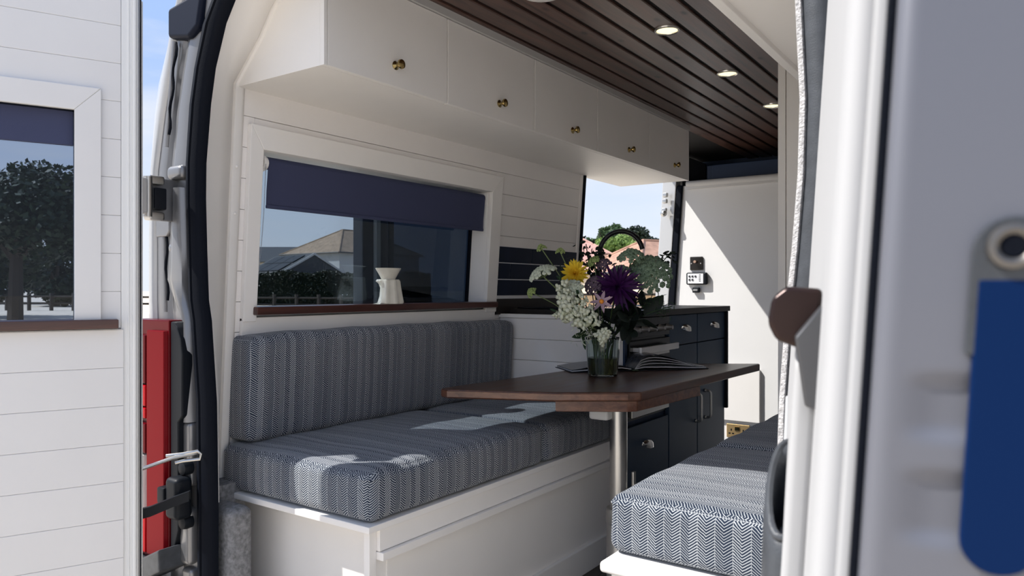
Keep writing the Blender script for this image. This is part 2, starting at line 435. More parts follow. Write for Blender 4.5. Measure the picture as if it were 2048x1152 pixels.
obj('bracket', B().box((-.055, 2.606, 1.445), (.002, 2.612, 1.498), .002).xf(lean), white, rb, label='white plastic bracket')
ch = B()
for i in range(96):
    z = 1.462 - i * .0043
    y = 1.450 - .014 * (max(0, i - 30) / 66) ** 1.5
    ch.ball((.004, y, z), .0019, 1)
obj('bead_chain', ch.xf(lean), steel, rb)
obj('chain_tidy', B().box((-.006, 1.431, 1.028), (.006, 1.438, 1.085), .002).xf(lean), white, rb)
# ---- far wall (bulkhead)
wf = empty('wall_far', (-1.2, 4.65, 0), label='white bulkhead wall at the front end of the living space', kind='structure')
obj('panel', B().box((-2.02, 4.65, -.1), (0, 4.69, 1.755)), pm('white bulkhead paint', (.78, .775, .77), .6, noise=.015, nscale=4), wf)
obj('hatch_panel', B().box((-1.74, 4.628, .245), (-1.372, 4.65, .575), .003), white, wf, label='raised white access panel')
obj('rail', B().tube([(-1.845, 4.632, 1.763), (-.8, 4.632, 1.763)], .020, 12).box((-1.85, 4.628, 1.730), (-.8, 4.652, 1.748), .003), pm('white rail paint', (.62, .61, .60), .35), wf)
obj('overcab_back', B().box((-1.98, 5.15, 1.74), (-.1, 5.19, 1.99)).box((-1.98, 4.69, 1.735), (-.1, 5.15, 1.755)), navydark, wf)
obj('overcab_end', B().box((-1.965, 4.70, 1.755), (-1.90, 5.15, 1.98), .02), silver, wf)
obj('overcab_fascia', B().box((-1.70, 4.70, 1.76), (-.8, 4.72, 1.885), .006).box((-1.74, 4.72, 1.76), (-1.70, 4.9, 1.885), .004), navydark, wf)
obj('corner_seal', B().box((.020, 4.630, -.02), (.062, 4.652, 1.76), .010, 3).xf(lean), blackrub, wf)
obj('front_jamb', B().box((-.08, 4.628, -.02), (.018, 4.70, 1.90), .008, 2).xf(lean), silverw, wf)
hin = B()
for z in (1.70, 1.66, 1.60): hin.box((-.05, 4.575, z - .018), (-.02, 4.605, z + .012), .006)
hin.ball((-.035, 4.58, 1.575), .022, 2)
obj('door_catch', hin.xf(lean), steel, wf)
# ---- right wall
wr = empty('wall_right', (-.08, 3.0, 0), label='plain right side wall of the van', kind='structure')
obj('panel', B().box((-.10, 1.25, -.1), (-.06, 4.8, 2.0)), whitewall, wr)
obj('outer_skin', B().box((-.06, 1.25, -.35), (-.03, 5.2, 2.03), .01), silverw, wr)
# ================================================================== rear pillar, seal
ZT = [1.97, 1.866, 1.797, 1.684, 1.586, 1.425, 1.326, 1.18, 1.042, .985, .762, .482, .27, -.15]
XO = [-2.00, -2.075, -2.10, -2.165, -2.185, -2.20, -2.205, -2.21, -2.21, -2.21, -2.21, -2.21, -2.21, -2.20]
XM = [-1.97, -2.02, -2.039, -2.07, -2.10, -2.138, -2.143, -2.143, -2.143, -2.14, -2.10, -2.08, -2.07, -2.06]
XS = [-1.73, -1.827, -1.874, -1.913, -1.937, -1.954, -1.952, -1.946, -1.940, -1.927, -1.903, -1.900, -1.896, -1.893]
XI = [-1.62, -1.739, -1.792, -1.841, -1.864, -1.886, -1.888, -1.882, -1.874, -1.860, -1.836, -1.829, -1.829, -1.829]
t1 = empty('trim_1', (-2.05, 1.2, 0), label='silver rear left pillar of the van between door and opening', kind='structure')
# outer quarter skin (faces the side and curves round to the back)
rows = []
for z, xo, xm in zip(ZT, XO, XM):
    rows.append([(xo + .01, 1.40, z), (xo - .005, 1.33, z), (xo, 1.25, z), (xo + (xm - xo) * .35, 1.205, z), (xo + (xm - xo) * .8, 1.19, z), (xm, 1.195, z), (xm + .004, 1.205, z)])
q = B(); q.grid(rows); obj('quarter_skin', q, silverw, t1, angle=70)
rows = []
for z, xm, xs in zip(ZT, XM, XS):
    w = xs - xm
    rows.append([(xm, 1.205, z), (xm + .15 * w, 1.200, z), (xm + .30 * w, 1.203, z), (xm + .34 * w, 1.212, z), (xm + .44 * w, 1.212, z), (xm + .50 * w, 1.196, z), (xm + .64 * w, 1.190, z), (xm + .85 * w, 1.194, z), (xm + .96 * w, 1.205, z), (xs + .03, 1.215, z)])
q = B(); q.grid(rows); obj('pillar_face', q, silver, t1, angle=70)
# lower shaped post beside the lamp
lp = B()
for (z0, z1, dx) in ((.985, 1.30, .02), (.74, .985, .0), (.60, .72, -.005), (.30, .50, .0)):
    pass
prof = [(1.36, -.075, -.02), (1.22, -.085, -.012), (1.10, -.10, -.01), (1.03, -.055, -.01), (.98, -.035, -.008), (.86, -.030, -.008), (.74, -.026, -.006), (.70, -.040, -.002)]
rows = []
for z, a, e in prof:
    xs = -1.94 if z > 1.0 else -1.915
    rows.append([(xs + a, 1.200, z), (xs + a + .006, 1.176, z), (xs + (a + e) / 2, 1.166, z), (xs + e - .004, 1.172, z), (xs + e, 1.200, z)])
lp.grid(rows); obj('pillar_rib', lp, silver, t1, angle=70)
# drip channel slots
for (z0, z1, x0, x1) in ((1.78, 1.52, -2.005, -2.045), (1.36, 1.04, -2.06, -2.052)):
    s_ = B(); n = 14
    s_.tube([(x0 + (x1 - x0) * i / n + .006 * math.sin(i * 1.1), 1.186, z0 + (z1 - z0) * i / n) for i in range(n + 1)], [.003 + .0015 * abs(math.sin(i * 2.3)) for i in range(n + 1)], 6)
    obj('sealant_gap', s_, blackrub, t1)
    s2 = B().tube([(x0 - .014 + (x1 - x0) * i / n, 1.188, z0 + .006 + (z1 - z0 - .04) * i / n) for i in range(n + 1)], .006, 8); obj('channel_lip', s2, silver, t1)
b = B().prism([(-2.10, 1.19, 1.335), (-2.055, 1.19, 1.335), (-2.030, 1.19, 1.305), (-2.030, 1.19, 1.24), (-2.045, 1.19, 1.225), (-2.10, 1.19, 1.225)], (0, -.012, 0), .004); obj('hinge_plate', b, silver, t1)
obj('step_plate', B().box((-2.03, 1.168, 1.385), (-1.955, 1.20, 1.425), .014, 3), silver, t1)
obj('upper_step', B().box((-2.03, 1.172, 1.175), (-1.955, 1.20, 1.205), .012, 3), silver, t1)
for (x, z) in ((-1.962, .655), (-1.962, .60)):
    obj('bolt', B().lathe([(0, 0), (.006, 0), (.008, .003), (.013, .004), (.013, .007)], (x + .02, 1.182, z), (0, 1, 0), 14), steel, t1)
obj('lower_post', B().box((-1.965, 1.172, .52), (-1.915, 1.205, .70), .012, 3).box((-1.962, 1.165, .30), (-1.912, 1.205, .46), .016, 3).box((-1.96, 1.172, -.1), (-1.912, 1.205, .29), .012, 3), silver, t1)
obj('corner_cover', B().prism([(-2.035, 1.175, 1.88), (-1.86, 1.175, 1.90), (-1.885, 1.175, 1.80), (-1.93, 1.175, 1.775), (-2.035, 1.175, 1.795)], (0, .05, 0), .012, 3), pm('dark blue-black plastic', (.007, .010, .022), .5, spec=.15), t1)
# header over the rear opening and right rear pillar
t2 = empty('trim_2', (-1.0, 1.2, 1.92), label='silver header beam over the rear opening', kind='structure')
obj('header', B().box((-2.0, 1.17, 1.93), (-.05, 1.26, 2.05), .01), silver, t2)
t3 = empty('trim_3', (-.2, 1.2, 0), label='right rear pillar behind the open right door', kind='structure')
RZ = [1.95, 1.75, 1.523, 1.366, 1.249, 1.133, 1.054, .9, .6, .27, -.1]
RX = [-.44, -.335, -.301, -.294, -.297, -.306, -.314, -.325, -.335, -.34, -.34]
q = B(); q.grid([[(x + .014, 1.24, z), (x + .016, 1.205, z), (x + .05, 1.20, z), (x + .12, 1.20, z), (x + .20, 1.22, z), (x + .24, 1.4, z)] for z, x in zip(RZ, RX)]); obj('pillar_face', q, silver, t3, angle=70)
q = B(); q.grid([[(x + .002, 1.24, z), (x, 1.20, z), (x + .003, 1.192, z), (x + .010, 1.192, z), (x + .0125, 1.20, z)] for z, x in zip(RZ, RX)]); obj('felt_strip', q, feltw, t3, angle=70)
q = B(); q.grid([[(x + .0095, 1.199, z), (x + .020, 1.190, z), (x + .045, 1.186, z), (x + .056, 1.198, z)] for z, x in zip(RZ, RX)]); obj('grey_strip', q, greypl, t3, angle=70)  # dark grey strip over the pillar beside the felt
q = B(); q.grid([[(x + .002, 1.215, z), (x + .002, 1.30, z), (x + .12, 1.42, z)] for z, x in zip(RZ, RX)]); obj('inner_cover', q, whitewall, t3)
# rubber seal round the left side and top of the opening
ds = empty('door_seal', (-1.86, 1.2, 0), 'thick black rubber seal edging the left of the rear opening', 'seal')
rows = []
for z, xs, xi in zip(ZT[1:], XS[1:], XI[1:]):
    w = xi - xs
    rows.append([(xs, 1.212, z), (xs, 1.190, z), (xs + .18 * w, 1.176, z), (xs + .42 * w, 1.172, z), (xs + .50 * w, 1.184, z), (xs + .58 * w, 1.172, z), (xs + .82 * w, 1.176, z), (xi, 1.186, z), (xi - .002, 1.206, z)])
top = [(-1.66, 1.925, .045), (-1.55, 1.955, .06), (-1.2, 1.965, .07), (-.6, 1.95, .07)]
q = B(); q.grid(rows); obj('rubber_strip', q, blackrub, ds, angle=70)
# white jamb lining between the seal and the wall
t4 = empty('trim_4', (-1.93, 1.28, 0), label='white painted jamb lining beside the left end of the bench', kind='structure')
rows = []; rows2 = []
for z, xi in zip(ZT, XI):
    if z < .3: continue
    xw = XW(z)
    if z > 1.7: xw = min(xw, xi) if z < 1.75 else xi - .03
    rows.append([(xi - .006, 1.205, z), (xi - .012, 1.215, z), ((xi + xw) / 2 - .004, 1.27, z), (xw + .004, 1.325, z), (xw - .01, 1.33, z)])
    rows2.append([(xw - .01, 1.328, z), (xw + .010, 1.330, z), (xw + .012, 1.350, z), (xw + .004, 1.364, z), (xw - .01, 1.366, z)])
q = B(); q.grid(rows); obj('lining', q, white, t4, angle=70)
q = B(); q.grid(rows2); obj('corner_bead', q, white, t4, angle=70)
for (y, z) in ((1.343, 1.44), (1.343, 1.30)):
    obj('screw_cap', B().ball((XW(z) + .012, y, z), .005, 2, (.6, 1, 1)), white, t4)
obj('carpet_trim', B().box((-1.935, 1.225, -.05), (-1.80, 1.30, .462), .025, 3), felt, t4, label='grey felt covered lower jamb')
obj('wheel_lining', B().box((-2.06, 1.22, -.1), (-1.93, 1.36, .5)), felt, t4)
# ================================================================== tail lamp
tl = empty('tail_light', (-2.05, 1.17, .30), 'tall red tail lamp with black inner strip on the left rear pillar', 'tail light')
def prismz(pts, z0, z1, bev=.004): return B().prism([(x, y, z0) for x, y in pts], (0, 0, z1 - z0), bev)
obj('lamp_body', prismz([(-2.19, 1.205), (-2.19, 1.15), (-1.985, 1.152), (-1.985, 1.205)], .30, .985), reddark, tl)
obj('red_lens', prismz([(-2.075, 1.16), (-2.075, 1.136), (-1.995, 1.142), (-1.988, 1.165)], .315, .955, .003), red, tl)
for (z0, z1, mt) in ((.80, .945, reddark), (.735, .80, redbright), (.70, .735, redbright), (.60, .69, reddark), (.315, .425, redbright)):
    obj('lens_segment', prismz([(-2.185, 1.16), (-2.185, 1.137), (-2.080, 1.134), (-2.080, 1.16)], z0, z1 - .003, .006), mt, tl)
obj('reversing_lens', prismz([(-2.18, 1.16), (-2.18, 1.132), (-2.095, 1.130), (-2.090, 1.16)], .432, .595, .008), lensw, tl)
bk = B().prism([(-1.984, 1.20, .315), (-1.984, 1.20, .982), (-1.970, 1.20, .980), (-1.950, 1.20, .965), (-1.933, 1.20, .935), (-1.925, 1.20, .89), (-1.925, 1.20, .72), (-1.945, 1.20, .70), (-1.945, 1.20, .40), (-1.965, 1.20, .345)], (0, -.045, 0), .005)
obj('inner_strip', bk, blackpl, tl)
bp_ = empty('rear_bumper', (-2.05, 1.15, -.1), 'grey plastic bumper corner below the tail lamp', 'bumper')
obj('top_pad', B().prism([(-2.20, 1.10, .30), (-2.08, 1.10, .30), (-1.95, 1.10, .36), (-1.945, 1.10, .30), (-2.08, 1.10, .235), (-2.20, 1.10, .235)], (0, .10, 0), .006), greypl, bp_)
obj('skirt', B().box((-2.20, 1.13, -.15), (-1.95, 1.21, .23), .012), silver, bp_)
obj('socket_ring', B().lathe([(.0, .002), (.014, .002), (.02, 0), (.024, .006), (.024, .012)], (-2.06, 1.118, .215), (0, 1, 0), 18), blackpl, bp_)
# ================================================================== left rear door
SL = .965
eL = Vector((-.385, -.923, 0)).normalized()
nL = Vector((-eL.y, eL.x, 0))
ML = Matrix((( eL.x, nL.x, 0, -1.877), (eL.y, nL.y, 0, 1.012), (0, 0, 1, 0), (0, 0, 0, 1)))
dl = empty('door_1', mat=ML, label='open left rear door lined with white shiplap, with tinted window', kind='structure')
def L(name, b, m, **k): return obj(name, b.xf(lambda c: Vector((c.x * SL, c.y * SL, 1.07 + (c.z - 1.07) * SL))), m, dl, local=True, **k)
WS0, WS1, WZ0, WZ1 = .152, .66, .995, 1.530      # window in door coordinates
L('outer_skin', B().box((.0, -.065, -.2), (WS0 - .02, -.06, 1.9)).box((WS1 + .02, -.065, -.2), (.80, -.06, 1.9)).box((WS0 - .02, -.065, -.2), (WS1 + .02, -.06, WZ0 - .02)).box((WS0 - .02, -.065, WZ1 + .02), (WS1 + .02, -.06, 1.9)), silverw)
L('hinge_edge', B().box((-.002, -.065, -.2), (.010, -.012, 1.86), .004), silver)
fl_ = B()
fl_.box((.004, -.02, -.2), (.046, .0, 1.88), .004).tube([(.014, .003, -.2), (.014, .003, 1.88)], .0055, 8).tube([(.028, .0, -.2), (.028, .0, 1.88)], .003, 8)
L('metal_flange', fl_, pm('white door metal', (.78, .78, .77), .35))
L('edge_seal', B().tube([(-.002, -.016, -.2), (-.002, -.016, 1.85)], .0022, 8).tube([(-.002, -.045, -.2), (-.002, -.045, 1.85)], .002, 8), blackrub)
L('edge_bead', B().tube([(-.003, -.030, -.2), (-.003, -.030, 1.85)], .006, 8), pm('white door metal', (.78, .78, .77), .35))
ns = 0.0
zz = .866 - .1 * 11
def dplank(a, e, z0, z1, pr): L('plank', B().box((a, -.012, z0 + .0003), (e, pr, z1 - .0003), .0009, 1), whitedoor)
while zz < 1.95:
    z1 = zz + .1
    if z1 <= .98: dplank(.040, .80, zz, min(z1, .968), .006)
    elif zz >= 1.56: dplank(.046, .80, zz, z1, 0)
    else:
        if zz < .968: dplank(.040, .80, zz, .968, .006)
        dplank(.046, .10, max(zz, .97), z1, 0); dplank(.71, .80, max(zz, .97), z1, 0)
        if z1 > 1.58: dplank(.10, .71, 1.585, z1, 0)
    zz += .1
L('backing', B().box((.03, -.03, -.2), (.80, -.013, .96)).box((.03, -.03, 1.54), (.80, -.013, 1.9)).box((.03, -.03, .96), (WS0 - .008, -.013, 1.54)).box((WS1 + .008, -.03, .96), (.80, -.013, 1.54)), whitedoor)
L('frame_side', B().prism([(.092, 0, .97), (.092, 0, 1.592), (WS0, 0, WZ1), (WS0, 0, .97)], (0, .012, 0), .002), whitedoor)
L('frame_side', B().prism([(.72, 0, .97), (.72, 0, 1.592), (WS1, 0, WZ1), (WS1, 0, .97)], (0, .012, 0), .002), whitedoor)
L('frame_top', B().prism([(.092, 0, 1.592), (.72, 0, 1.592), (WS1, 0, WZ1), (WS0, 0, WZ1)], (0, .012, 0), .002), whitedoor)
L('window_sill', B().box((.053, -.07, .970), (.74, .028, .994), .003), wood('mahogany stain across', (.030, .009, .007), (.085, .026, .018), .35, 0, 1.3, coat=.3), label='dark wood sill board')
rv = B().box((WS0 - .008, -.07, WZ0), (WS0, .0, WZ1)).box((WS1, -.07, WZ0), (WS1 + .008, 0, WZ1)).box((WS0, -.07, WZ1), (WS1, 0, WZ1 + .008))
L('reveal', rv, blackpl)
L('pane', B().box((WS0 - .005, -.034, WZ0 - .005), (WS1 + .005, -.033, WZ1 + .005)), glass_d)
L('blind_cassette', B().box((WS0 + .001, -.030, 1.442), (WS1 - .001, -.016, WZ1), .002), blind_m, label='navy rolled blind strip')
# bits between door and pillar
hg = empty('door_hinge', (-1.97, 1.10, 1.33))
hg.parent = dl; hg.matrix_parent_inverse = ML.inverted()
obj('hinge_leaf', B().box((-1.975, 1.035, 1.275), (-1.95, 1.075, 1.375), .008, 3), silverw, hg)
obj('hinge_knuckle', B().tube([(-1.975, 1.085, 1.27), (-1.975, 1.085, 1.38)], .013, 12).box((-2.0, 1.085, 1.36), (-1.965, 1.13, 1.385), .006).box((-2.0, 1.085, 1.262), (-1.965, 1.13, 1.285), .006), steel, hg)
obj('pillar_leaf', B().box((-2.02, 1.10, 1.265), (-2.005, 1.20, 1.385), .004), silver, hg)
obj('buffer', B().box((-2.0, 1.10, 1.292), (-1.965, 1.135, 1.352), .004), blackpl, hg)
obj('rivet', B().ball((-1.948, 1.045, 1.35), .006, 2), steel, hg); obj('rivet', B().ball((-1.948, 1.045, 1.30), .006, 2), steel, hg)
cs_ = empty('door_check_strap', (-2.0, 1.12, .5), 'black door check strap running into a black box beside the tail lamp', 'check strap')
pa = [at(262, 1034, 1.92), at(300, 1024, 1.96), at(345, 1005, 1.985), at(378, 993, 2.0)]
st = B(); rows = []
for p in pa: rows.append([p + Vector((0, 0, .013)), p + Vector((-.012, .012, .013)), p + Vector((-.012, .012, -.013)), p + Vector((0, 0, -.013))])
st.grid(rows, close=True); obj('strap', st, blackpl, cs_)
obj('strap_box', B().box((-1.955, 1.12, .44), (-1.895, 1.172, .555), .014, 3).box((-1.985, 1.115, .478), (-1.95, 1.165, .525), .006), blackpl, cs_)
obj('lug', B().lathe([(0, 0), (.008, 0), (.018, .004), (.02, .012), (.02, .03)], (-1.925, 1.150, .575), (0, 1, 0), 16), blackpl, cs_)
obj('lug', B().lathe([(0, 0), (.008, 0), (.018, .004), (.02, .012), (.02, .03)], (-1.925, 1.150, .425), (0, 1, 0), 16), blackpl, cs_)
rd = empty('door_stay_rod', (-2.0, 1.12, .63), 'thin bent metal stay rod above the check strap', 'door stay')
obj('rod', B().tube([at(265, 944, 1.92), at(300, 932, 1.95), at(345, 916, 1.985), at(398, 905, 2.02)], .005, 8), steel, rd)
obj('rod_loop', B().tube([at(332, 912, 1.99), at(365, 908, 2.0), at(396, 902, 2.01), at(402, 908, 2.01), at(400, 918, 2.01), at(365, 922, 2.0), at(350, 926, 1.99)], .0045, 8), steel, rd)
# ================================================================== right rear door
H = Vector((-.256, 1.10, 0)); eR = Vector((.2514, -.9679, 0)).normalized(); oR = Vector((-eR.y, eR.x, 0))
lx = Vector((oR.x, oR.y, 0))
MR = Matrix(((eR.x, oR.x, .0, H.x), (eR.y, oR.y, 0, H.y), (0, 0, 1, 0), (0, 0, 0, 1)))
dr = empty('door_2', mat=MR, label='open right rear door, silver latch edge close by, white inner face', kind='structure')
def shear(co): return Vector((co.x, co.y + .062 * (co.z - 1.10), co.z))
def Rr(name, b, m, **k): return obj(name, b.xf(shear), m, dr, local=True, **k)
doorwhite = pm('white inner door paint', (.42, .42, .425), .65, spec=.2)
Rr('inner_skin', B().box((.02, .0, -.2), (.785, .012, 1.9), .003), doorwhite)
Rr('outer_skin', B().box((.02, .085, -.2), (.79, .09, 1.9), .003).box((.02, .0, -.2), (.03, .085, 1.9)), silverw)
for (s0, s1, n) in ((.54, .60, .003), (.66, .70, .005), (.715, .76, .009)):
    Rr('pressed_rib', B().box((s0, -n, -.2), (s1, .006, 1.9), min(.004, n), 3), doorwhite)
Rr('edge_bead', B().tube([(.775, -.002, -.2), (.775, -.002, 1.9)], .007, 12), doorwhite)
Rr('rubber_gap', B().box((.780, .0045, -.2), (.788, .0085, 1.9), .001), blackrub)
# latch edge
mle = pm('silver latch edge', (.15, .155, .18), .45, .25, coat=.1)
def sm01(a, b, x):
    t = max(0, min(1, (x - a) / (b - a))); return t * t * (3 - 2 * t)
zs = [-.2, .5, .85] + [.90 + i * .0025 for i in range(81)] + [1.15, 1.3, 1.9]
yy_ = [.0082, .0088, .0100, .0120, .0145, .0165, .019, .022, .026, .030, .034, .037, .040, .043, .06, .085]
rows = []
for z in zs:
    row = [(.77, .0080, z)]
    for y in yy_:
        c = max(0, .0145 - y) / .0065
        sx = .799 - .0065 * (1 - math.sqrt(max(0, 1 - min(1, c) ** 2)))
        dz = 0
        for (za, zb) in ((1.0345, 1.0135), (.9965, .9725)):
            dz += sm01(za + .004, za - .003, z) * sm01(zb - .004, zb + .003, z)
        sx -= .0030 * dz * sm01(.0165, .033, y) * sm01(.046, .042, y)
        row.append((sx, y, z))
    rows.append(row)
Rr('latch_edge', B_grid(rows), mle, angle=80)
# latch plate with hole and deep blue latch insert
def ring_plate(y0, y1, ztop, zbot, d):
    yc = (y0 + y1) / 2; r = (y1 - y0) / 2
    pts = [(.799, yc + r * math.cos(a), ztop - r + r * math.sin(a)) for a in [R(x) for x in range(180, -1, -15)]]
    return pts + [(.799, y1, zbot), (.799, y0, zbot)]
Rr('latch_plate', B().prism(ring_plate(.0385, .066, 1.098, 1.045, 0), (.003, 0, 0), .0008), greypl)
hl = B().lathe([(.0, .0012), (.0042, .0012), (.0045, .004), (.0065, .0055), (.0085, .0050), (.009, .003)], (.7995, .0515, 1.0865), (1, 0, 0), 20)
Rr('latch_hole', hl, pm('worn dark metal', (.16, .15, .14), .4, .8))
Rr('hole_core', B().lathe([(0, .0042), (.0038, .0042), (.0044, .0035)], (.7998, .0515, 1.0865), (1, 0, 0), 16), blackrub)
b_ = [(.8005, .0415, 1.074), (.8005, .0605, 1.074)]
yc = .0545; r = .0135
pts = [(.7990, yc - r, 1.074), (.7990, yc + r, 1.074), (.7990, yc + r, .975)] + [(.7990, yc + r * math.cos(a), .975 + r * math.sin(a)) for a in [R(-x) for x in range(15, 180, 15)]] + [(.7990, yc - r, .975)]
Rr('latch_insert', B().prism(pts, (.0035, 0, 0), .001), pm('deep blue latch', (.002, .016, .070), .55, spec=.08), label='deep blue latch insert')
# inner face: lower lining proud of the skin
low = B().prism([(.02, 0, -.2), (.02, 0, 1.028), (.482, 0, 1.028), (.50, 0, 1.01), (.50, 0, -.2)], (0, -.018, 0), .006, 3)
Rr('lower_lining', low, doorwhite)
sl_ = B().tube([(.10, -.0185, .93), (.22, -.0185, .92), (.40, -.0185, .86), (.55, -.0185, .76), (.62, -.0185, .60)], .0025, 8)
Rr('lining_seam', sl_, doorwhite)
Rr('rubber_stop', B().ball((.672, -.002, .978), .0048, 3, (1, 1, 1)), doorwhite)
Rr('lock_catch', B().prism([(.47, -.002, 1.071), (.47, -.028, 1.073), (.47, -.038, 1.064), (.47, -.040, 1.044), (.47, -.033, 1.031), (.47, -.002, 1.020)], (.052, 0, 0), .004, 3), pm('dark brown anodised metal', (.030, .016, .014), .25, .5))
Rr('catch_base_shade', B().prism([(.50, -.002, 1.060), (.50, -.020, 1.035), (.50, -.010, .985), (.50, .0, .982)], (.05, 0, 0), .002), pm('shadow dark metal', (.10, .10, .105), .4, .6))  # base coloured dark to carry the shadow below the catch
# black cup handle
hd = B(); rows = []
AH = [R(x) for x in range(0, 181, 12)]
def hrow(z, w, dp, tilt): return [(.44 + .85 * w * math.cos(a), -.016 - .86 * dp * max(0, math.sin(a)) ** .75, z - .004 - .75 * tilt * math.cos(a) - .25 * dp * math.sin(a)) for a in AH]
for z, w, dp, ti in ((.60, .060, .015, .0), (.72, .060, .017, .006), (.80, .060, .019, .02), (.85, .058, .021, .034), (.885, .056, .022, .040), (.897, .053, .0205, .042), (.902, .048, .018, .042), (.900, .044, .0155, .041), (.89, .041, .014, .038), (.86, .037, .011, .03), (.82, .03, .006, .02)): rows.append(hrow(z, w, dp, ti))
hd.grid(rows); hd.tube(hrow(.902, .050, .018, .042), .0035, 6)
Rr('grab_handle', hd, greypl, label='dark grey cup shaped grab handle', angle=60)
# ================================================================== sliding door outside the left wall (door_3)
d3 = empty('door_3', (-2.22, 2.66, 0), label='slid back side door seen through the right half of the window', kind='structure')
XD = -2.19
o3 = B().box((XD - .06, 2.085, -.2), (XD, 3.365, .98), .01).box((XD - .06, 2.085, 1.55), (XD, 3.365, 1.85), .01).box((XD - .06, 2.085, .95), (XD, 2.230, 1.58), .01).box((XD - .06, 3.185, .95), (XD, 3.365, 1.58), .01)
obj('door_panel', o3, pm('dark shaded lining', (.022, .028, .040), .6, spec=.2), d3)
obj('door_frame', B().box((XD, 2.225, .96), (XD + .014, 2.250, 1.57), .003).box((XD, 3.165, .96), (XD + .014, 3.190, 1.57), .003).box((XD, 2.250, .96), (XD + .014, 3.165, .985), .003).box((XD, 2.250, 1.545), (XD + .014, 3.165, 1.57), .003), blackpl, d3)
obj('guide_post', B().box((XD + .002, 2.140, .6), (XD + .022, 2.165, 1.75), .004), pm('dull grey post', (.22, .24, .26), .5), d3)
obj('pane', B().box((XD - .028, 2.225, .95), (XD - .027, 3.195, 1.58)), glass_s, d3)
# ================================================================== left overhead cabinet
oc = empty('overhead_cabinet', (-1.75, 2.63, 1.675), 'long white overhead cabinet with five brass knobbed doors above the window', 'cabinet')
obj('carcass', B().box((-1.97, 1.352, 1.677), (-1.572, 3.925, 1.985)), white, oc)
obj('end_panel', B().box((-2.0, 1.338, 1.676), (-1.570, 1.352, 1.985), .001), white, oc)
obj('end_stile', B().box((-1.570, 1.338, 1.676), (-1.553, 1.350, 1.985), .001), white, oc)
obj('top_fascia', B().box((-1.572, 1.34, 1.955), (-1.545, 3.93, 1.984), .002), pm('grey white fascia', (.52, .51, .50), .4), oc)
ys = [1.350, 1.853, 2.371, 2.873, 3.41, 3.935]
kz = [(1.61, 1.74), (2.139, 1.735), (2.654, 1.731), (3.181, 1.732), (3.728, 1.735)]
knob_prof = [(0, 0), (.0125, 0), (.0135, .0025), (.010, .005), (.0055, .009), (.0055, .014), (.011, .019), (.0145, .024), (.0135, .029), (.008, .032), (0, .033)]
for i in range(5):
    g0 = .0022 if i != 3 else .0022; g1 = .0022 if i != 3 else .0008
    if i == 4: g0 = .0008
    dd_ = obj('door', B().box((-1.572, ys[i] + g0, 1.677), (-1.553, ys[i + 1] - g1, 1.953), .0018, 2), white, oc)
    obj('knob', B().lathe(knob_prof, (-1.553, kz[i][0], kz[i][1]), (1, 0, 0), 20), brass, dd_)
# right overhead locker
orr = empty('overhead_locker', (-.3, 2.2, 1.65), 'white overhead locker high on the right side of the van', 'locker')
obj('carcass', B().box((-.5, 1.32, 1.652), (-.10, 2.89, 1.98), .002), white, orr)
obj('front_lip', B().box((-.520, 1.32, 1.640), (-.498, 2.89, 1.70), .003), white, orr)
# wardrobe
wd = empty('wardrobe', (-.45, 3.2, 0), 'tall white wardrobe beyond the right bench', 'wardrobe')
obj('carcass', B().box((-.775, 2.915, 0), (-.10, 3.6, 1.979), .002), white, wd)
obj('stile', B().box((-.790, 2.90, 0), (-.762, 2.916, 1.979), .002), white, wd)
obj('end_panel', B().box((-.760, 2.904, 0), (-.11, 2.916, 1.979), .002), white, wd)
# ================================================================== left bench
lb = empty('bench_base', (-1.7, 2.0, 0), 'long white panelled bench box under the left cushions', 'bench')
obj('side_panel', B().box((-1.405, 1.408, 0), (-1.387, 2.745, .452)), white, lb)
obj('end_panel', B().box((-2.01, 1.400, 0), (-1.405, 1.408, .452)), white, lb)
obj('corner_post', B().box((-1.405, 1.341, 0), (-1.384, 1.366, .452), .0015).box((-1.405, 1.36, 0), (-1.390, 1.41, .452)), white, lb)
obj('top_board', B().box((-2.01, 1.322, .452), (-1.366, 2.745, .470), .003), white, lb)
obj('top_rail', B().box((-1.387, 1.366, .395), (-1.372, 2.745, .452), .002), white, lb)
obj('batten', B().box((-1.387, 1.366, .372), (-1.360, 2.745, .394), .003), white, lb)
obj('bottom_rail', B().box((-1.387, 1.366, 0), (-1.372, 2.745, .10), .003), white, lb)
# partition at the kitchen end of the bench
pt = empty('partition', (-1.67, 2.75, 0), 'white shiplap end partition between bench and cooker', 'partition')
obj('panel', B().box((-1.995, 2.757, 0), (-1.365, 2.765, .95)), white, pt)
k = 0
while k < 10:
    z1 = .945 - .094 * k; z0 = max(z1 - .094, 0)
    obj('plank', B().box((-1.99, 2.746, z0 + .001), (-1.366, 2.757, z1 - .001), .0012, 1), whitewall, pt); k += 1
obj('end_trim', B().box((-1.368, 2.744, 0), (-1.358, 2.768, .94), .002), navydark, pt, label='navy end strip')
obj('top_cap', B().box((-1.99, 2.735, .945), (-1.362, 2.768, .962), .002), white, pt)
